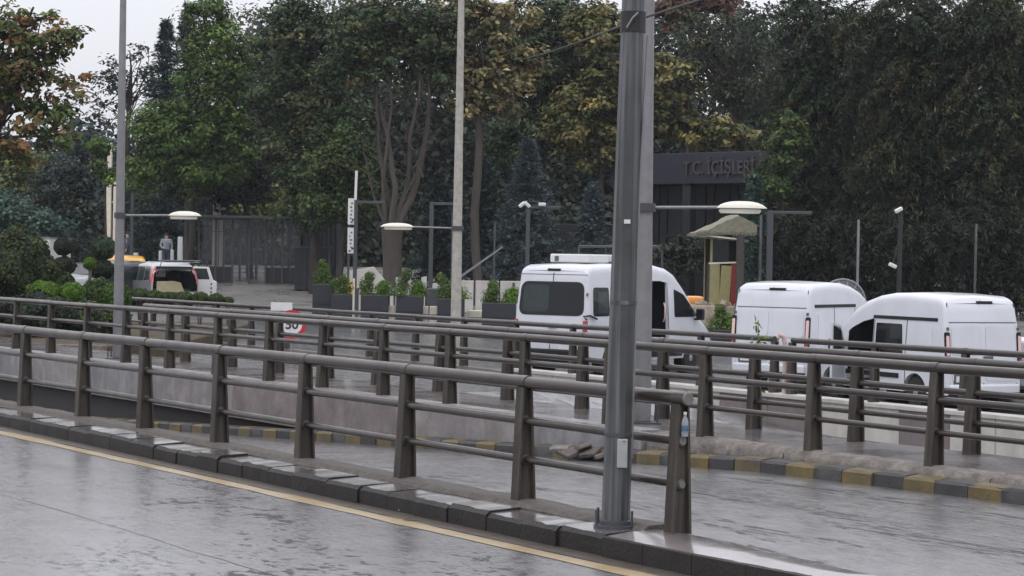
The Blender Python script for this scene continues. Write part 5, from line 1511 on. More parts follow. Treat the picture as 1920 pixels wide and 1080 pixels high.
    mb.box((.032, -.083 * k, 1.645 * k), (.022, .012, .010), mi=1); mb.box((-.032, -.083 * k, 1.645 * k), (.022, .012, .010), mi=1); mb.box((0, -.086 * k, 1.565 * k), (.045, .012, .010), mi=1)
    mb.box((.088 * k, 0, 1.62 * k), (.018, .035, .055)); mb.box((-.088 * k, 0, 1.62 * k), (.018, .035, .055))
    mb.build('face', [M['skin'], M['hair']], t, bevel=.003)
    return t
q = pave(311, 103); hp_ = 1.75
person('person in grey jacket standing facing us beyond the car with raised tailgate', q, R(10), max(1.6, min(1.85, hp_)), M['shirt'])
q = pave(238, 104)
person('person in dark clothes standing just right of the left lamp pole', q, R(-70), 1.74, M['trousers'])

# ================================================================== SMALL THINGS NEAR THE CAMERA
# bottle standing on the end post's middle pipe
e = rp(-.055, 0, .19 + .635 + .034)
t = thing('plastic_bottle', e, 0, 'small clear plastic bottle with blue label on the railing end post', 'bottle')
mb = MB(); mb.lathe([(.022, 0), (.026, .01), (.026, .10), (.021, .12), (.010, .15), (.010, .16)], 16); mb.build('bottle_body', M['bottle'], t, smooth=50)
mb = MB(); mb.lathe([(.0264, .04), (.0268, .042), (.0268, .08), (.0264, .082)], 16); mb.build('label_band', M['bluelabel'], t, smooth=50)
mb = MB(); mb.lathe([(.012, .158), (.012, .176), (.002, .178)], 12); mb.build('cap', M['whitepaint'], t, smooth=40)
# broken kerb chunk and tarp by the far kerb
rr = random.Random(31)
ck = rp(s_of(1095, 4.72), 4.70)
ck.z = z_ramp(s_of(1095, 4.72)) + .02
t = thing('broken_kerb_slab', ck, ANG, 'broken concrete slab tilted against the painted kerb, left of the thick pole', 'slab')
for k in range(5):
    mb = MB(); mb.box((0, 0, 0), (rr.uniform(.2, .38), rr.uniform(.12, .22), .05), mat=Euler((rr.uniform(-.5, -.1), rr.uniform(-.3, .3), rr.uniform(-.6, .6))).to_matrix())
    mb.build('fragment', M['mortar'] if k % 2 else M['coping'], t, bevel=.012, loc=(-.35 + .17 * k, rr.uniform(-.05, .06), .06 + .03 * (k % 3)))
# a fallen leaf and two pebbles by the kerb
def road_at(px, py, z=.004):
    p = at(px, py, 15.0)
    for _ in range(4):
        d_ = at(px, py, 1.0) - Vector((0, 0, EYE)); Y_ = (EYE - z) / -d_.z; p = at(px, py, Y_)
    return Vector((p.x, p.y, z))
sz = .075
mb = MB(); mb.add([(-sz, 0, .006), (-.2 * sz, -.5 * sz, .012), (sz, 0, .010), (-.2 * sz, .5 * sz, .022), (0, 0, .014)], [(0, 1, 4), (1, 2, 4), (2, 3, 4), (3, 0, 4)])
tag(mb.build('fallen_leaf', M['soil'], loc=road_at(771, 976, .005), rot=(0, 0, .4)), 'brown fallen leaf lying on the ochre edge line of the near road', 'leaf')
for px, py, lb in ((752, 957, 'pale pebble in the gutter just above the brown leaf'), (148, 826, 'pale pebble in the gutter near the left end of the edge line')):
    mb = MB(); mb.lathe([(.004, -.012), (.022, -.004), (.024, .004), (.014, .014), (.002, .017)], 9)
    tag(mb.build('pebble', M['cream'], smooth=60, loc=road_at(px, py, .014), rot=(.2, .1, .5)), lb, 'pebble')
# ================================================================== VEGETATION
def leaf_mesh(name, C, Nn, S, colors, aspect=.55, mat_='leaf', fold=.18, droop=None, rng=None):
    """one folded quad per leaf; C centres, Nn normals, S lengths, colors per leaf"""
    rng = rng or np.random.default_rng(1)
    n = len(C)
    Nn = Nn / (np.linalg.norm(Nn, axis=1, keepdims=True) + 1e-9)
    a = rng.normal(size=(n, 3))
    if droop is not None: a = a * .6 + droop
    T = a - Nn * np.sum(a * Nn, axis=1, keepdims=True)
    T /= (np.linalg.norm(T, axis=1, keepdims=True) + 1e-9)
    B = np.cross(Nn, T)
    L = S[:, None]
    W = L * aspect
    v = np.empty((n, 4, 3))
    v[:, 0] = C - T * L * .5
    v[:, 1] = C + B * W * .5 + Nn * L * fold * .5 + T * L * .05
    v[:, 2] = C + T * L * .5 - Nn * L * fold * .3
    v[:, 3] = C - B * W * .5 + Nn * L * fold * .5 + T * L * .05
    me = bpy.data.meshes.new(name)
    me.vertices.add(n * 4); me.vertices.foreach_set('co', v.reshape(-1))
    me.loops.add(n * 4); me.loops.foreach_set('vertex_index', np.arange(n * 4, dtype=np.int32))
    me.polygons.add(n); me.polygons.foreach_set('loop_start', np.arange(0, n * 4, 4, dtype=np.int32))
    me.polygons.foreach_set('loop_total', np.full(n, 4, dtype=np.int32))
    at_ = me.attributes.new('Col', 'FLOAT_COLOR', 'POINT')
    cc = np.ones((n, 4, 4)); cc[:, :, :3] = colors[:, None, :]
    at_.data.foreach_set('color', cc.reshape(-1))
    me.materials.append(M[mat_])
    me.update(calc_edges=True)
    return me

LEAF_TONE = .86
def pal_colors(rng, n, pal, var=.22, group=None):
    pal = np.array(pal, dtype=float)
    w = pal[:, 3] / pal[:, 3].sum()
    if group is None:
        idx = rng.choice(len(pal), size=n, p=w)
    else:   # clumps lean towards one colour of the palette
        g = rng.choice(len(pal), size=group.max() + 1, p=w)
        idx = np.where(rng.random(n) < .7, g[group], rng.choice(len(pal), size=n, p=w))
    c = pal[idx, :3] * (1 + rng.normal(size=(n, 1)) * var)
    if group is not None:     # some sprays are paler, some darker
        c = c * np.clip(1 + .28 * rng.normal(size=group.max() + 1), .45, 1.9)[group][:, None]
    return np.clip(c * LEAF_TONE, .003, .8)

# crown colours (r, g, b, weight)
GREEN = [(.050, .085, .022, 4), (.070, .105, .030, 3), (.035, .062, .020, 2), (.10, .12, .03, 1)]
FRESH = [(.075, .125, .025, 4), (.10, .15, .035, 3), (.045, .085, .022, 2)]
OLIVE = [(.048, .074, .030, 4), (.066, .082, .036, 3), (.034, .056, .028, 3), (.12, .105, .045, 1)]
TAN = [(.22, .18, .09, 4), (.30, .25, .12, 3), (.11, .105, .05, 3), (.06, .075, .035, 3)]
YEL = [(.19, .165, .065, 3), (.12, .125, .045, 3), (.07, .085, .034, 4), (.28, .22, .07, 1)]
AUT = [(.070, .105, .034, 5), (.105, .125, .04, 4), (.27, .14, .06, 2), (.17, .115, .05, 2)]
DARK = [(.030, .042, .026, 4), (.042, .052, .030, 3), (.024, .034, .026, 3)]
BLUE = [(.032, .052, .048, 4), (.045, .065, .060, 3), (.024, .040, .040, 3)]
SPRU = [(.075, .105, .110, 4), (.10, .135, .14, 3), (.05, .075, .080, 3)]
TEAL = [(.055, .10, .075, 4), (.075, .13, .095, 3), (.035, .07, .055, 3)]
BRONZE = [(.042, .053, .025, 5), (.064, .062, .029, 3.5), (.028, .042, .024, 4), (.115, .092, .042, 1), (.024, .042, .030, 2)]
RED = [(.15, .07, .05, 3), (.11, .065, .045, 3), (.10, .08, .04, 2)]
LIME = [(.17, .18, .045, 3), (.12, .14, .04, 3), (.08, .10, .035, 2)]

def crown_cloud(rng, blobs, n_clump, per, cr, flat=.6, shell=.5, spray=False):
    """blobs: (centre, (rx, ry, rz)); clumps mostly near the outside of each blob"""
    vol = np.array([b[1][0] * b[1][1] * b[1][2] for b in blobs]) ** .75
    pick = rng.choice(len(blobs), size=n_clump, p=vol / vol.sum())
    d = rng.normal(size=(n_clump, 3)); d /= np.linalg.norm(d, axis=1, keepdims=True)
    r = (shell + (1 - shell) * rng.random(n_clump)) * rng.choice([1.0, 1.0, 1.12, .8], size=n_clump)
    cen = np.array([tuple(b[0]) for b in blobs])[pick] + d * np.array([b[1] for b in blobs])[pick] * r[:, None]
    out = d
    cs = cr * rng.uniform(.6, 1.35, n_clump)
    k = np.repeat(np.arange(n_clump), per)
    q = rng.normal(size=(len(k), 3)); q /= np.linalg.norm(q, axis=1, keepdims=True)
    q *= (rng.random(len(k))[:, None] ** .45)
    P = cen[k] + q * cs[k][:, None] * np.array([1, 1, flat])
    if spray:      # drooping sprays arching out of the crown
        oh = out * np.array([1, 1, 0]) + rng.normal(size=out.shape) * np.array([.5, .5, 0]); oh /= np.linalg.norm(oh, axis=1, keepdims=True) + 1e-6
        tt = rng.random(len(k)); ln = cs * 2.4
        P = cen[k] + oh[k] * (tt * ln[k] - .4 * ln[k])[:, None] + np.array([0, 0, 1]) * (.25 * ln[k] * tt - .75 * ln[k] * tt ** 2)[:, None] + q * np.array([.24, .24, .12]) * (cs[k] / .6 * (1.1 - .5 * tt))[:, None]
    Nn = q * .6 + out[k] * .35 + np.array([0, -.1, .75]) + rng.normal(size=(len(k), 3)) * .45
    return P, Nn, k, cen

def px_blobs(Y, lst, depth=.8):
    o = []
    for (cx, cy, rx, ry, *dy) in lst:
        yy = Y + (dy[0] if dy else 0)
        c = at(cx, cy, yy); kx = yy / FPX
        o.append((c, (rx * kx, max(.8, (rx + ry) / 2 * kx * depth), ry * kx)))
    return o

def limb(mb, a, b, r0, r1, rng, bend=.12, n=6, sides=7):
    a, b = Vector(a), Vector(b); d = b - a; pts = []; side = Vector((rng.uniform(-1, 1), rng.uniform(-1, 1), rng.uniform(-.2, .6))) * d.length * bend
    for i in range(n + 1):
        t = i / n
        pts.append(a + d * t + side * math.sin(math.pi * t) + Vector((rng.uniform(-1, 1), rng.uniform(-1, 1), 0)) * d.length * .015 * (0 if i in (0, n) else 1))
    mb.tube(pts, [r0 + (r1 - r0) * (i / n) for i in range(n + 1)], sides)

tree_seed = [100]
def tree(label, px, Y, blobs, pal, leaf=.2, n_clump=220, per=70, cr=.55, trunk_r=.22, trunk_px=None, fork=None, stems=None, shell=.5, flat=.6, bark='bark',
         aspect=.55, group=None, name='tree', n_limb=14, var=.22, depth=.8, limb_r=.09, droop=None, base=None, gcol=True, spray=False):
    tree_seed[0] += 1; rng = np.random.default_rng(tree_seed[0]); prg = random.Random(tree_seed[0])
    b = base if base is not None else (pave(px, Y) if 74 < Y < 103 else ground(px, Y))
    t = thing(name, b, 0, label, 'tree', group)
    B = [(Vector(c) - b, r) for c, r in px_blobs(Y, blobs, depth)]
    P, Nn, k, cen = crown_cloud(rng, B, n_clump, per, cr, flat, shell, spray)
    jit = rng.normal(size=len(cen)) * .35
    keep = P[:, 2] + b.z < EYE + .132 * (P[:, 1] + b.y) + jit[k]          # crowns trimmed just above the view to leave sky for the road's reflection
    P, Nn, k = P[keep], Nn[keep], k[keep]
    S = leaf * rng.uniform(.65, 1.35, len(P))
    col = pal_colors(rng, len(P), pal, var, k if gcol else None)
    mobj('crown', leaf_mesh('crown', P, Nn, S, col, aspect, rng=rng, droop=droop), t)
    mb = MB()
    cz = sum(c.z for c, r in B) / len(B); lo = min(c.z - r[2] for c, r in B)
    cx = sum(c.x for c, r in B) / len(B); cy = sum(c.y for c, r in B) / len(B)
    fk = Vector(fork) if fork else Vector((cx * .35, cy * .35, max(1.5, lo + .2)))
    limb(mb, (0, 0, -.2), fk, trunk_r, trunk_r * .72, prg, .02, 6, 12)
    tip = Vector((cx, cy, max(c.z + r[2] * .4 for c, r in B)))
    limb(mb, fk, tip, trunk_r * .72, .03, prg, .05, 8, 9)
    ends = [cen[i] for i in rng.choice(len(cen), size=min(n_limb, len(cen)), replace=False)]
    for e in ends:
        e = Vector(e); u = prg.uniform(.0, .55); st = fk + (tip - fk) * u
        limb(mb, st, e, limb_r * prg.uniform(.5, 1), .012, prg, .12, 6, 6)
    mb.build('trunk', M[bark], t, smooth=60)
    return t

def conifer(label, px, Y, py_top, half_px, pal, name='spruce_tree', n_br=420, base_h=.4, dens=1.0, leaf=.16, base=None):
    tree_seed[0] += 1; rng = np.random.default_rng(tree_seed[0])
    b = base if base is not None else (pave(px, Y) if 74 < Y < 103 else ground(px, Y))
    t = thing(name, b, 0, label, 'tree')
    H = at(px, py_top, Y).z - b.z; Rr = half_px / FPX * Y
    P = []; Nn = []; S = []; D = []
    mb = MB(); mb.tube([(0, 0, -.1), (0, 0, H * .5), (0, 0, H * .98)], [.14, .09, .012], 9)
    for i in range(n_br):
        u = rng.random() ** .8
        z = base_h + (H - base_h) * u
        ln = Rr * (1 - u) ** .85 * rng.uniform(.75, 1.15) + .12
        a = rng.uniform(0, 2 * math.pi)
        d = np.array([math.cos(a), math.sin(a), 0])
        sag = -.10 + .35 * u
        m = max(6, int(ln / .07 * dens))
        tt = np.linspace(.15, 1, m)
        pts = np.array([0, 0, z]) + d * (tt * ln)[:, None] + np.array([0, 0, 1]) * (tt * ln * sag - .22 * ln * tt ** 2 + .16 * ln * tt ** 4)[:, None]
        for rep in range(3):
            jit = rng.normal(size=(m, 3)) * (.05 + .07 * (1 - tt[:, None])) 
            P.append(pts + jit); Nn.append(rng.normal(size=(m, 3)) * .5 + np.array([0, 0, .8])); S.append(rng.uniform(.7, 1.3, m) * leaf)
            D.append(np.repeat((d * 1.2 + np.cross(d, [0, 0, 1]) * rng.choice([-.8, .8]))[None], m, 0))
        if i % 5 == 0: mb.tube([(0, 0, z), tuple(pts[m // 2]), tuple(pts[-1])], [.025, .014, .004], 5)
    P = np.concatenate(P); Nn = np.concatenate(Nn); S = np.concatenate(S); D = np.concatenate(D)
    mobj('crown', leaf_mesh('crown', P, Nn, S, pal_colors(rng, len(P), pal, .2), .28, 'needle', .1, D, rng), t)
    mb.build('trunk', M['bark'], t, smooth=50)
    return t

def bush(label, px, py, r_px, Y, pal, leaf=.06, squash=.85, n=2600, cat='bush', group=None, stem=0, name='bush', ground_z=None, zoff=0):
    tree_seed[0] += 1; rng = np.random.default_rng(tree_seed[0])
    c = at(px, py, Y); gz = terrain(c.x, Y) if ground_z is None else ground_z
    b = Vector((c.x, Y, gz)); t = thing(name, b, 0, label, cat, group)
    r = r_px / FPX * Y; cz = c.z - gz; n = int(n * 2.2); leaf *= 1.2
    d = rng.normal(size=(n, 3)); d /= np.linalg.norm(d, axis=1, keepdims=True)
    lump = 1 + (.15 if name == 'hedge' else .07) * np.sin(d[:, 0] * 7 + tree_seed[0]) * np.cos(d[:, 2] * 6) + .05 * np.sin(d[:, 1] * 11)
    rr_ = (.62 + .38 * rng.random(n) ** .4) * r * lump
    P = d * rr_[:, None] * np.array([1, 1, squash]) + np.array([0, 0, cz])
    keep = P[:, 2] > 0.02
    P = P[keep]; d = d[keep]
    Nn = d + rng.normal(size=d.shape) * .55
    mobj('foliage', leaf_mesh('foliage', P, Nn, leaf * rng.uniform(.6, 1.4, len(P)), pal_colors(rng, len(P), pal, .2), .6, rng=rng), t)
    mb = MB()
    if stem: mb.tube([(0, 0, -.05), (.02, 0, cz)], [.06, .04], 8)
    else:
        for k in range(5):
            a = k * 1.25; mb.tube([(0, 0, -.05), (.5 * r * math.cos(a), .5 * r * math.sin(a), max(.15, cz + .1 * r))], [.02, .008], 5)
    mb.build('stem', M['twig'], t)
    return t

# ---------------------------------------------------------------- the wood far behind, one mass
rng = np.random.default_rng(77)
Pall = []; Nall = []; Call = []; Sall = []
def mass(x0, x1, ytop, ybot, Y, n, pal, leaf):
    per = 26; k = n // per
    px = rng.uniform(x0, x1, k); py = ybot + (ytop(px) - ybot) * rng.random(k) ** .9
    yy = Y + rng.uniform(-6, 6, k)
    cen = np.array([tuple(at(a, b, c)) for a, b, c in zip(px, py, yy)])
    g = np.repeat(np.arange(k), per)
    q = rng.normal(size=(len(g), 3)) * np.array([.75, .75, .5])
    Pall.append(cen[g] + q); Nall.append(q * .5 + np.array([0, -.2, .8]) + rng.normal(size=q.shape) * .5)
    Call.append(pal_colors(rng, len(g), pal, .22, g)); Sall.append(leaf * rng.uniform(.7, 1.3, len(g)))
mass(470, 2060, lambda x: 40 + 30 * np.sin(x * .013), 520, 122, 90000, DARK, .42)
mass(-160, 480, lambda x: 265 + 26 * np.sin(x * .03) + 14 * np.sin(x * .11), 520, 126, 26000, BLUE, .40)
mass(-160, 2060, lambda x: 395 + 18 * np.sin(x * .02), 545, 116, 22000, DARK, .36)
P = np.concatenate(Pall)
o = mobj('far_woodland', leaf_mesh('far_woodland', P, np.concatenate(Nall), np.concatenate(Sall), np.concatenate(Call), .7, rng=rng))
tag(o, 'dense dark wood closing the view behind the compound', 'wood', kind='stuff')

# the wooded slope it grows on
mb = MB(); vs = []; nx, ny = 60, 10
hr = random.Random(12)
for i in range(nx + 1):
    X = -90 + 190 * i / nx
    top_h = 10.5 if X > -13 else max(4.6, 10.5 + (X + 13) * 1.1)
    for j in range(ny + 1):
        v = j / ny; Yv = 131 + 60 * v
        vs.append((X, Yv, terrain(X, 131) - .5 + (top_h + hr.uniform(-.5, .5)) * min(1, v * 3.2) ** .8 + 3 * v))
mb.add(vs, [(i * (ny + 1) + j, (i + 1) * (ny + 1) + j, (i + 1) * (ny + 1) + j + 1, i * (ny + 1) + j + 1) for i in range(nx) for j in range(ny)])
tag(mb.build('hillside', mat('wooded_slope', (.018, .024, .016), .95, .1, noise=.5, nscale=.8, bump=1.0, bscale=2.0), smooth=80), kind='structure')

# ---------------------------------------------------------------- the single trees
tree('autumn-tinted tree with orange leaf tips overhanging the left edge', -70, 60, [(0, 40, 90, 70), (70, 60, 90, 60), (140, 70, 45, 30), (30, 130, 100, 55), (110, 150, 60, 50), (60, 215, 75, 45), (130, 215, 50, 42), (20, 285, 55, 30), (110, 265, 50, 26), (-60, 150, 90, 160)], AUT,
     leaf=.21, n_clump=190, per=46, cr=.42, trunk_r=.25, shell=.35, flat=.55, n_limb=34, limb_r=.07)
tree('sparse half-bare tree against the sky at left, dark twigs', 235, 112, [(215, 150, 55, 70), (265, 120, 36, 60), (300, 150, 30, 60), (190, 200, 40, 40)], DARK, leaf=.26, n_clump=60, per=16, cr=.55, trunk_r=.18, shell=.2, n_limb=44, limb_r=.05)
conifer('tall dark bluish conifer between the left pole and the green tree', 305, 110, 40, 92, BLUE, 'conifer', n_br=520, leaf=.3, dens=.5)
conifer('dark bluish conifer whose tip pokes above the green tree', 345, 114, 8, 88, BLUE, 'conifer', n_br=480, leaf=.3, dens=.5)
tree('bright green leafy tree with pointed top left of centre', 352, 94, [(395, 30, 45, 50), (395, 95, 62, 60), (400, 180, 82, 70), (300, 240, 62, 60), (345, 250, 90, 70), (280, 320, 60, 46), (370, 320, 90, 46), (430, 120, 50, 80), (445, 260, 50, 80)], FRESH,
     leaf=.19, n_clump=520, per=62, cr=.55, trunk_r=.2, shell=.45)
tree('dark leafy tree in the shade right of the bright green tree', 470, 98, [(455, 250, 80, 90), (500, 180, 60, 110), (440, 340, 90, 50), (360, 350, 70, 34)], DARK, leaf=.24, n_clump=330, per=50, cr=.6, trunk_r=.18)
tree('large olive-green tree left of centre filling the top of the view', 590, 90, [(540, 50, 80, 80), (620, 90, 90, 90), (560, 170, 95, 90), (630, 250, 90, 90), (540, 290, 60, 70), (620, 350, 85, 55), (580, 395, 60, 34), (680, 60, 60, 80)], OLIVE + [(.05, .085, .03, 3)],
     leaf=.2, n_clump=640, per=62, cr=.55, trunk_r=.26, shell=.5)
tree('young green-leaved tree low behind the vertical signs', 640, 86, [(640, 300, 70, 60), (620, 370, 60, 50), (690, 345, 50, 60)], GREEN, leaf=.19, n_clump=220, per=55, cr=.5, trunk_r=.1)
# multi-stemmed tree with the thick trunk
mtp = pave(738, 82)
mt = thing('tree', mtp, 0, 'thick-trunked tree splitting into pale bare stems behind the central lantern', 'tree')
mb = MB(); pr = random.Random(5)
def lp(px, py, Y=82): return at(px, py, Y) - mtp
mb.tube([(0, 0, -.2), lp(737, 540), lp(735, 470), lp(735, 425)], [.46, .38, .36, .42], 14)
for path, r0 in (([(722, 430), (720, 360), (712, 280), (708, 180), (716, 80)], .13), ([(735, 425), (742, 350), (728, 250), (700, 150), (706, 60)], .14), ([(745, 425), (775, 360), (798, 270), (806, 180), (800, 60)], .18),
                 ([(740, 425), (765, 340), (770, 250), (790, 160), (770, 40)], .12), ([(728, 430), (700, 370), (690, 320), (676, 250)], .07), ([(742, 420), (720, 330), (735, 200), (725, 90)], .08)):
    pts = [lp(a + pr.uniform(-2, 2), b_, 82 + pr.uniform(-.6, .6)) for a, b_ in path]
    fine = []
    for i in range(len(pts) - 1):
        for q in range(4): fine.append(pts[i].lerp(pts[i + 1], q / 4) + Vector((pr.uniform(-.03, .03), pr.uniform(-.03, .03), 0)))
    fine.append(pts[-1])
    mb.tube(fine, [r0 * (1 - .75 * i / (len(fine) - 1)) for i in range(len(fine))], 8)
for k in range(46):
    a = lp(pr.uniform(690, 800), pr.uniform(150, 380), 82 + pr.uniform(-.7, .7)); e = a + Vector((pr.uniform(-1.1, 1.1), pr.uniform(-.8, .8), pr.uniform(.3, 1.6)))
    limb(mb, a, e, .03, .006, pr, .15, 5, 5)
mb.build('trunk', M['barkpale'], mt, smooth=60)
rng = np.random.default_rng(300)
Bm = [(Vector(c) - mtp, r) for c, r in px_blobs(82, [(700, 40, 90, 60), (780, 50, 90, 60), (660, 120, 60, 60), (740, 110, 80, 50), (820, 120, 50, 60)], .8)]
P, Nn, k, cen = crown_cloud(rng, Bm, 230, 52, .5, .6, .4)
keep = P[:, 2] + mtp.z < EYE + .132 * (P[:, 1] + mtp.y); P, Nn, k = P[keep], Nn[keep], k[keep]
mobj('crown', leaf_mesh('crown', P, Nn, .2 * rng.uniform(.65, 1.35, len(P)), pal_colors(rng, len(P), OLIVE, .22, k), .55, rng=rng), mt)

tree('slender tree with tan yellowing leaves right of the central lamp pole', 892, 83, [(860, 40, 80, 55), (940, 40, 70, 55), (850, 120, 62, 46), (920, 130, 70, 48), (975, 130, 45, 50), (880, 190, 60, 34), (930, 195, 46, 26), (800, 70, 45, 50)], TAN,
     leaf=.25, n_clump=260, per=40, cr=.45, trunk_r=.19, shell=.45, flat=.55, n_limb=26, limb_r=.06, bark='barkpale', fork=tuple(at(896, 210, 83) - pave(892, 83)))
tree('dark forked tree behind the tan-leaved tree', 1015, 93, [(1030, 40, 80, 70), (1000, 130, 70, 80), (1070, 120, 70, 70), (1030, 220, 80, 60), (960, 260, 60, 50)], OLIVE, leaf=.22, n_clump=420, per=52, cr=.55, trunk_r=.22, shell=.45, n_limb=24)
tree('yellow-leaved tree left of the thick grey pole', 1125, 91, [(1120, 60, 70, 60), (1150, 150, 60, 50), (1105, 190, 70, 50), (1160, 240, 60, 36), (1075, 250, 60, 40), (1130, 290, 60, 30)], YEL, leaf=.25, n_clump=290, per=46, cr=.5, trunk_r=.16, shell=.45)
tree('yellow-tipped tree above the left end of the dark fascia', 1262, 92, [(1250, 150, 60, 60), (1235, 230, 46, 40), (1290, 235, 60, 34), (1350, 250, 60, 30), (1420, 262, 50, 24)], YEL, leaf=.27, n_clump=170, per=36, cr=.45, trunk_r=.14, shell=.4, n_limb=24)
tree('reddish-leaved tree at the top edge right of the thick pole', 1290, 104, [(1270, 10, 60, 40), (1330, 0, 60, 36)], RED, leaf=.28, n_clump=110, per=36, cr=.6, trunk_r=.15, shell=.3, n_limb=18)
tree('tangled grey half-bare tree above the dark fascia', 1375, 96, [(1330, 80, 80, 80), (1420, 90, 70, 90), (1370, 170, 90, 70)], OLIVE + DARK, leaf=.2, n_clump=150, per=26, cr=.6, trunk_r=.15, shell=.2, n_limb=150, limb_r=.055)
# broad feathery trees at the right
FE = dict(spray=True, leaf=.24, aspect=.26, cr=.62, flat=.5, shell=.5, trunk_r=.3, droop=np.array([0, 0, -.9]))
tree('broad feathery bronze-green tree right of the dark fascia', 1555, 86, [(1520, 40, 80, 60), (1600, 80, 90, 70), (1500, 150, 60, 70), (1570, 190, 90, 70), (1490, 260, 60, 50), (1560, 300, 90, 60), (1465, 300, 46, 50), (1480, 355, 60, 40), (1550, 385, 80, 40), (1640, 330, 60, 60), (1500, 420, 70, 40)], BRONZE + [(.04, .075, .035, 4)], n_clump=760, per=66, n_limb=26, **FE)
tree('broad feathery bronze tree behind the two closed vans', 1715, 82, [(1700, 40, 100, 70), (1780, 110, 90, 70), (1690, 150, 90, 70), (1740, 220, 100, 70), (1680, 290, 80, 60), (1770, 310, 90, 60), (1700, 390, 90, 50), (1790, 400, 80, 40), (1650, 430, 60, 40), (1740, 440, 70, 36)], BRONZE, n_clump=860, per=66, n_limb=26, **FE)
tree('feathery bronze tree cut by the right edge of the view', 1895, 80, [(1870, 40, 90, 70), (1950, 120, 90, 90), (1860, 150, 80, 70), (1880, 230, 90, 60), (1860, 310, 80, 60), (1930, 330, 80, 70), (1870, 400, 80, 40), (1960, 240, 80, 90)], BRONZE, n_clump=800, per=66, n_limb=24, **FE)
DUSK = [(.018, .023, .014, 4), (.024, .030, .018, 3), (.034, .034, .018, 1)]
tree('dark undergrowth tree behind the windowless van', 1570, 79, [(1490, 430, 60, 50), (1560, 450, 80, 60), (1640, 450, 70, 60), (1530, 510, 70, 40), (1620, 510, 70, 40), (1500, 548, 70, 26), (1580, 552, 70, 24), (1650, 548, 70, 26)], DUSK, n_clump=430, per=44, n_limb=20, **FE)
tree('dark undergrowth tree behind the nearest van', 1790, 77, [(1700, 450, 70, 60), (1780, 440, 80, 60), (1870, 440, 80, 60), (1730, 515, 70, 40), (1820, 515, 80, 40), (1910, 505, 70, 50), (1700, 550, 70, 26), (1780, 552, 80, 26), (1870, 552, 80, 26), (1940, 545, 60, 30)], DUSK, n_clump=520, per=44, n_limb=20, **FE)
tree('green sprig tree hanging over the right end of the dark fascia', 1462, 81, [(1462, 295, 34, 36), (1448, 345, 34, 26), (1480, 250, 40, 40)], GREEN, leaf=.2, n_clump=80, per=44, cr=.42, trunk_r=.08, n_limb=10, limb_r=.03)
tree('low dark shrubbery tree under the dark fascia', 1255, 86, [(1240, 500, 60, 40), (1290, 480, 40, 40)], DARK, leaf=.2, n_clump=60, per=40, cr=.5, trunk_r=.08, n_limb=8)
# spruces
conifer('blue-grey spruce behind the camera post', 985, 85, 262, 88, SPRU, n_br=520, leaf=.2, dens=.9)
conifer('small blue-grey spruce left of the thick grey pole', 1108, 87, 345, 62, SPRU, n_br=360, leaf=.18, dens=.9)
conifer('dark spruce between the tan-leaved tree and the large spruce', 905, 90, 300, 60, BLUE, n_br=340, leaf=.22, dens=.8)
conifer('teal young spruce in front of the fascia beside the booth', 1412, 80, 330, 50, TEAL, n_br=320, leaf=.17, dens=.9)
conifer('dark teal spruce right of the wrecked booth', 1480, 80, 400, 60, BLUE, n_br=300, leaf=.18, dens=.9)
conifer('dark spruce behind the leftmost planters', 820, 92, 330, 60, BLUE, n_br=320, leaf=.22, dens=.8)
# far left background trees
tree('yellowish rounded tree in the distance at far left', 50, 118, [(52, 320, 52, 38), (30, 360, 46, 34)], LIME, leaf=.24, n_clump=110, per=46, cr=.6, trunk_r=.15)
tree('dark rounded tree behind the topiary at far left', 120, 112, [(115, 350, 60, 60), (150, 400, 60, 40), (90, 410, 60, 36)], DARK + BLUE, leaf=.24, n_clump=200, per=46, cr=.6, trunk_r=.18)
tree('blue-green leafy tree low at the left edge', 20, 108, [(20, 400, 60, 36), (70, 420, 56, 28), (-40, 380, 60, 60)], TEAL, leaf=.24, n_clump=170, per=46, cr=.6, trunk_r=.15)
tree('yellow-green tree seen over the pavilion roof', 490, 112, [(430, 375, 46, 26), (500, 372, 48, 30), (470, 390, 60, 26)], LIME, leaf=.22, n_clump=150, per=46, cr=.5, trunk_r=.14)
tree('green sprig of foliage around the left twin mast', 196, 86, [(190, 320, 22, 20), (212, 330, 20, 22), (185, 275, 20, 14)], FRESH, leaf=.18, n_clump=34, per=36, cr=.35, trunk_r=.05, n_limb=8, limb_r=.03)

# ---------------------------------------------------------------- planted island with hedge and topiary
IZ = .10
mb = MB(); isl = [(-30, 45.5), (-8.6, 45.8), (-7.4, 47.5), (-7.6, 62), (-30, 66)]
mb.prism(isl, -.4, IZ); island = tag(mb.build('planted_island', M['soil'], bevel=.04), kind='structure')
pr = random.Random(8)
for k in range(14):
    a = Vector((-30 + k * 1.53, 45.42)); mb = MB(); mb.box((a.x + .75, a.y, -.05), (1.48, .18, .34)); mb.build('edging_stone', M['coping'], island, bevel=.02)
G1 = 'clipped bushes on the planted island'
bush('big dark hedge shrub at the left edge', 25, 505, 78, 52, GREEN + DARK + [(.07, .04, .03, 2)], .09, .95, 7000, 'hedge', G1, name='hedge', ground_z=IZ)
bush('dark hedge shrub low at the left behind the railing', 70, 590, 80, 50, DARK, .08, .5, 4500, 'hedge', G1, name='hedge', ground_z=IZ)
bush('dark low hedge behind the second railing, left of the lamp pole', 175, 600, 70, 50.5, DARK + GREEN, .08, .5, 4500, 'hedge', G1, name='hedge', ground_z=IZ)
LG = [(.10, .20, .02, 4), (.075, .15, .02, 3), (.13, .23, .03, 1)]
bush('bright lime clipped mound, leftmost of the low bushes', 82, 552, 34, 51, LG, .05, .75, 3200, group=G1, ground_z=IZ)
bush('bright lime clipped dome second from the left', 135, 552, 24, 51, LG, .05, .95, 2600, group=G1, ground_z=IZ)
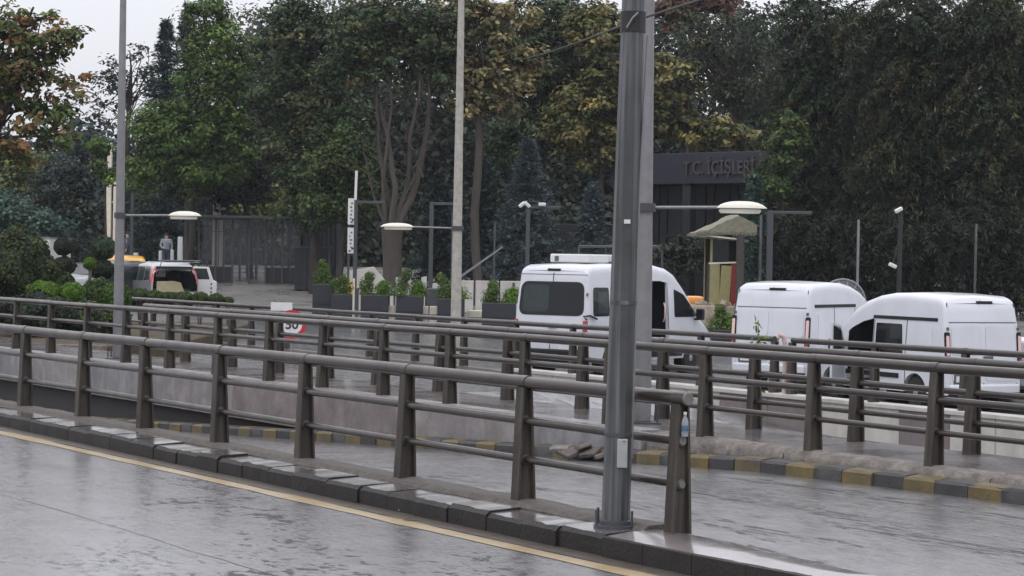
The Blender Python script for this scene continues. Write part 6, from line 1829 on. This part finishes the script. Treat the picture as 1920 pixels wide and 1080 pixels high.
bush('dark green clipped dome between the lime dome and the lamp pole', 182, 556, 34, 52, GREEN, .055, 1.0, 3000, group=G1, ground_z=IZ)
bush('green clipped dome directly behind the left lamp pole', 217, 562, 29, 51, [(.07, .13, .02, 3), (.05, .10, .02, 2)], .055, 1.15, 2800, group=G1, ground_z=IZ)
bush('dark rounded bush behind the lime domes', 110, 530, 30, 55, DARK + GREEN, .06, .8, 2600, group=G1, ground_z=IZ)
bush('grey-green round topiary ball on a stem, left of the lamp pole', 194, 465, 24, 57, [(.06, .09, .05, 3), (.04, .065, .04, 2)], .05, .95, 3000, group=G1, stem=1, ground_z=IZ)
bush('darker topiary ball below the round ball on the left of the pole', 190, 505, 24, 57, DARK, .05, .8, 2400, group=G1, ground_z=IZ, stem=1)
bush('small lime topiary ball beside the dark one', 168, 494, 12, 56, LG, .04, .95, 1100, group=G1, stem=1, ground_z=IZ)
bush('dark topiary ball in front of the white cabin', 118, 462, 17, 58, DARK, .05, 1.0, 1800, group=G1, stem=1, ground_z=IZ)
bush('brownish topiary ball under the dark ball by the white cabin', 120, 498, 22, 58, DARK + [(.07, .05, .035, 4)], .05, .75, 2000, group=G1, stem=1, ground_z=IZ)
bush('small dark topiary ball at the left foot of the white cabin', 86, 492, 12, 57, DARK, .05, 1.0, 1200, group=G1, stem=1, ground_z=IZ)
for k, (px, py, r_, lb) in enumerate(((262, 553, 17, 'small green mound right of the left lamp pole'), (290, 556, 16, 'low mound left of the open car boot'), (318, 558, 15, 'low mound under the open car boot'), (345, 559, 17, 'low mound in front of the cardboard in the boot'), (375, 559, 16, 'low mound in front of the open car door'), (405, 561, 15, 'low mound at the right end of the bush row'), (428, 564, 10, 'last tiny mound at the right end of the bush row'))):
    bush(lb, px, py, r_, 60, GREEN + [(.09, .12, .03, 2)], .055, .7, 1300, group='row of low mounds in front of the open car', ground_z=IZ if px < 300 else None)

# ---------------------------------------------------------------- planters with small conifers
G2 = 'dark planters along the pavement'
for k, (px, w_, top_, Y, lb) in enumerate(((606, 38, 533, 66.5, 'tall dark planter box, first from the left'), (640, 36, 552, 66, 'dark planter box with bright shrubs, second from the left'), (703, 52, 553, 66, 'dark planter box left of the big trunk'), (768, 50, 555, 66, 'dark planter box right of the big trunk'), (845, 50, 560, 65.5, 'dark planter box behind the central lamp pole'), (935, 64, 568, 65, 'dark planter box left of the white van'), (1358, 54, 618, 60, 'dark planter box between the two groups of vans'))):
    b = ground(px, Y); zt_ = at(px, top_, Y).z - b.z; ww = w_ / FPX * Y
    t = thing('planter', b, 0, lb, 'planter', G2)
    mb = MB(); mb.box((0, 0, zt_ / 2), (ww, .8, zt_)); o = mb.build('box', M['planter'], t, bevel=.015)
    mb = MB(); mb.box((0, 0, zt_ + .002), (ww - .08, .72, .02)); mb.build('soil', M['soil'], t)
    mb = MB(); mb.box((0, -.41, zt_ * .5), (ww * .96, .02, .03)); mb.build('groove', M['black'], o)
    nsh = 1 if w_ < 45 else 2
    for q in range(nsh):
        tree_seed[0] += 1; rng = np.random.default_rng(tree_seed[0])
        xo = 0 if nsh == 1 else (-.22 + .5 * q) * ww
        hh = (.70 if q == 0 else .34) * (1 if k != 1 else .75) * rng.uniform(.85, 1.1)
        n_ = 1700; lob = rng.integers(3, 6)
        lc = np.stack([rng.normal(size=lob) * .07, rng.normal(size=lob) * .07, np.linspace(.05, .85, lob) * hh], 1)
        li = rng.integers(0, lob, n_); dd = rng.normal(size=(n_, 3)); dd /= np.linalg.norm(dd, axis=1, keepdims=True)
        rad_ = (.30 - .17 * lc[li, 2] / max(hh, .1)) * rng.uniform(.45, 1.1, n_)
        P = lc[li] + dd * rad_[:, None] * np.array([1, 1, 1.2]) + np.array([xo, 0, zt_ + .02])
        P[:, 2] = np.maximum(P[:, 2], zt_ + .02); Nn = dd + np.array([0, 0, .5]) + rng.normal(size=(n_, 3)) * .4
        mobj('shrub', leaf_mesh('shrub', P, Nn, .075 * rng.uniform(.6, 1.4, n_), pal_colors(rng, n_, FRESH if q == 0 else LG, .25), .5, rng=rng), t)

# ---------------------------------------------------------------- weeds
rng = np.random.default_rng(9)
wb = rp(s_of(1436, 6.9), 6.78, .15)
t = thing('weed', wb, 0, 'tall yellow-green weed stalk growing at the walkway edge near the gap', 'plant')
mb = MB(); top_ = at(1422, 600, wb.y) - wb
mb.tube([(0, 0, -.3), (top_.x * .3, 0, top_.z * .4), (top_.x * .9, 0, top_.z * .8), tuple(top_)], [.010, .008, .006, .003], 6); mb.build('stalk', M['kyellow'], t)
n_ = 60; u = rng.random(n_)
P = np.stack([top_.x * u, np.zeros(n_), top_.z * u], 1) + rng.normal(size=(n_, 3)) * .045
mobj('leaves', leaf_mesh('leaves', P, rng.normal(size=(n_, 3)), .10 * rng.uniform(.5, 1.3, n_), pal_colors(rng, n_, LG + [(.35, .36, .12, 3)], .2), .45, rng=rng), t)

# ================================================================== rain-damp air
mb = MB(); mb.box((50, 140, 9.5), (520, 560, 29.0))
hz = mb.build('haze', [], None)
hm = bpy.data.materials.new('damp_air'); hm.use_nodes = True
hn = hm.node_tree; hn.nodes.clear()
ho = hn.nodes.new('ShaderNodeOutputMaterial'); hv = hn.nodes.new('ShaderNodeVolumePrincipled')
hv.inputs['Color'].default_value = (.86, .91, 1.0, 1); hv.inputs['Density'].default_value = .00020; hv.inputs['Anisotropy'].default_value = 0.0
hn.links.new(hv.outputs[0], ho.inputs['Volume'])
hz.data.materials.append(hm)
tag(hz, 'thin damp air over the whole street', 'haze', kind='stuff')
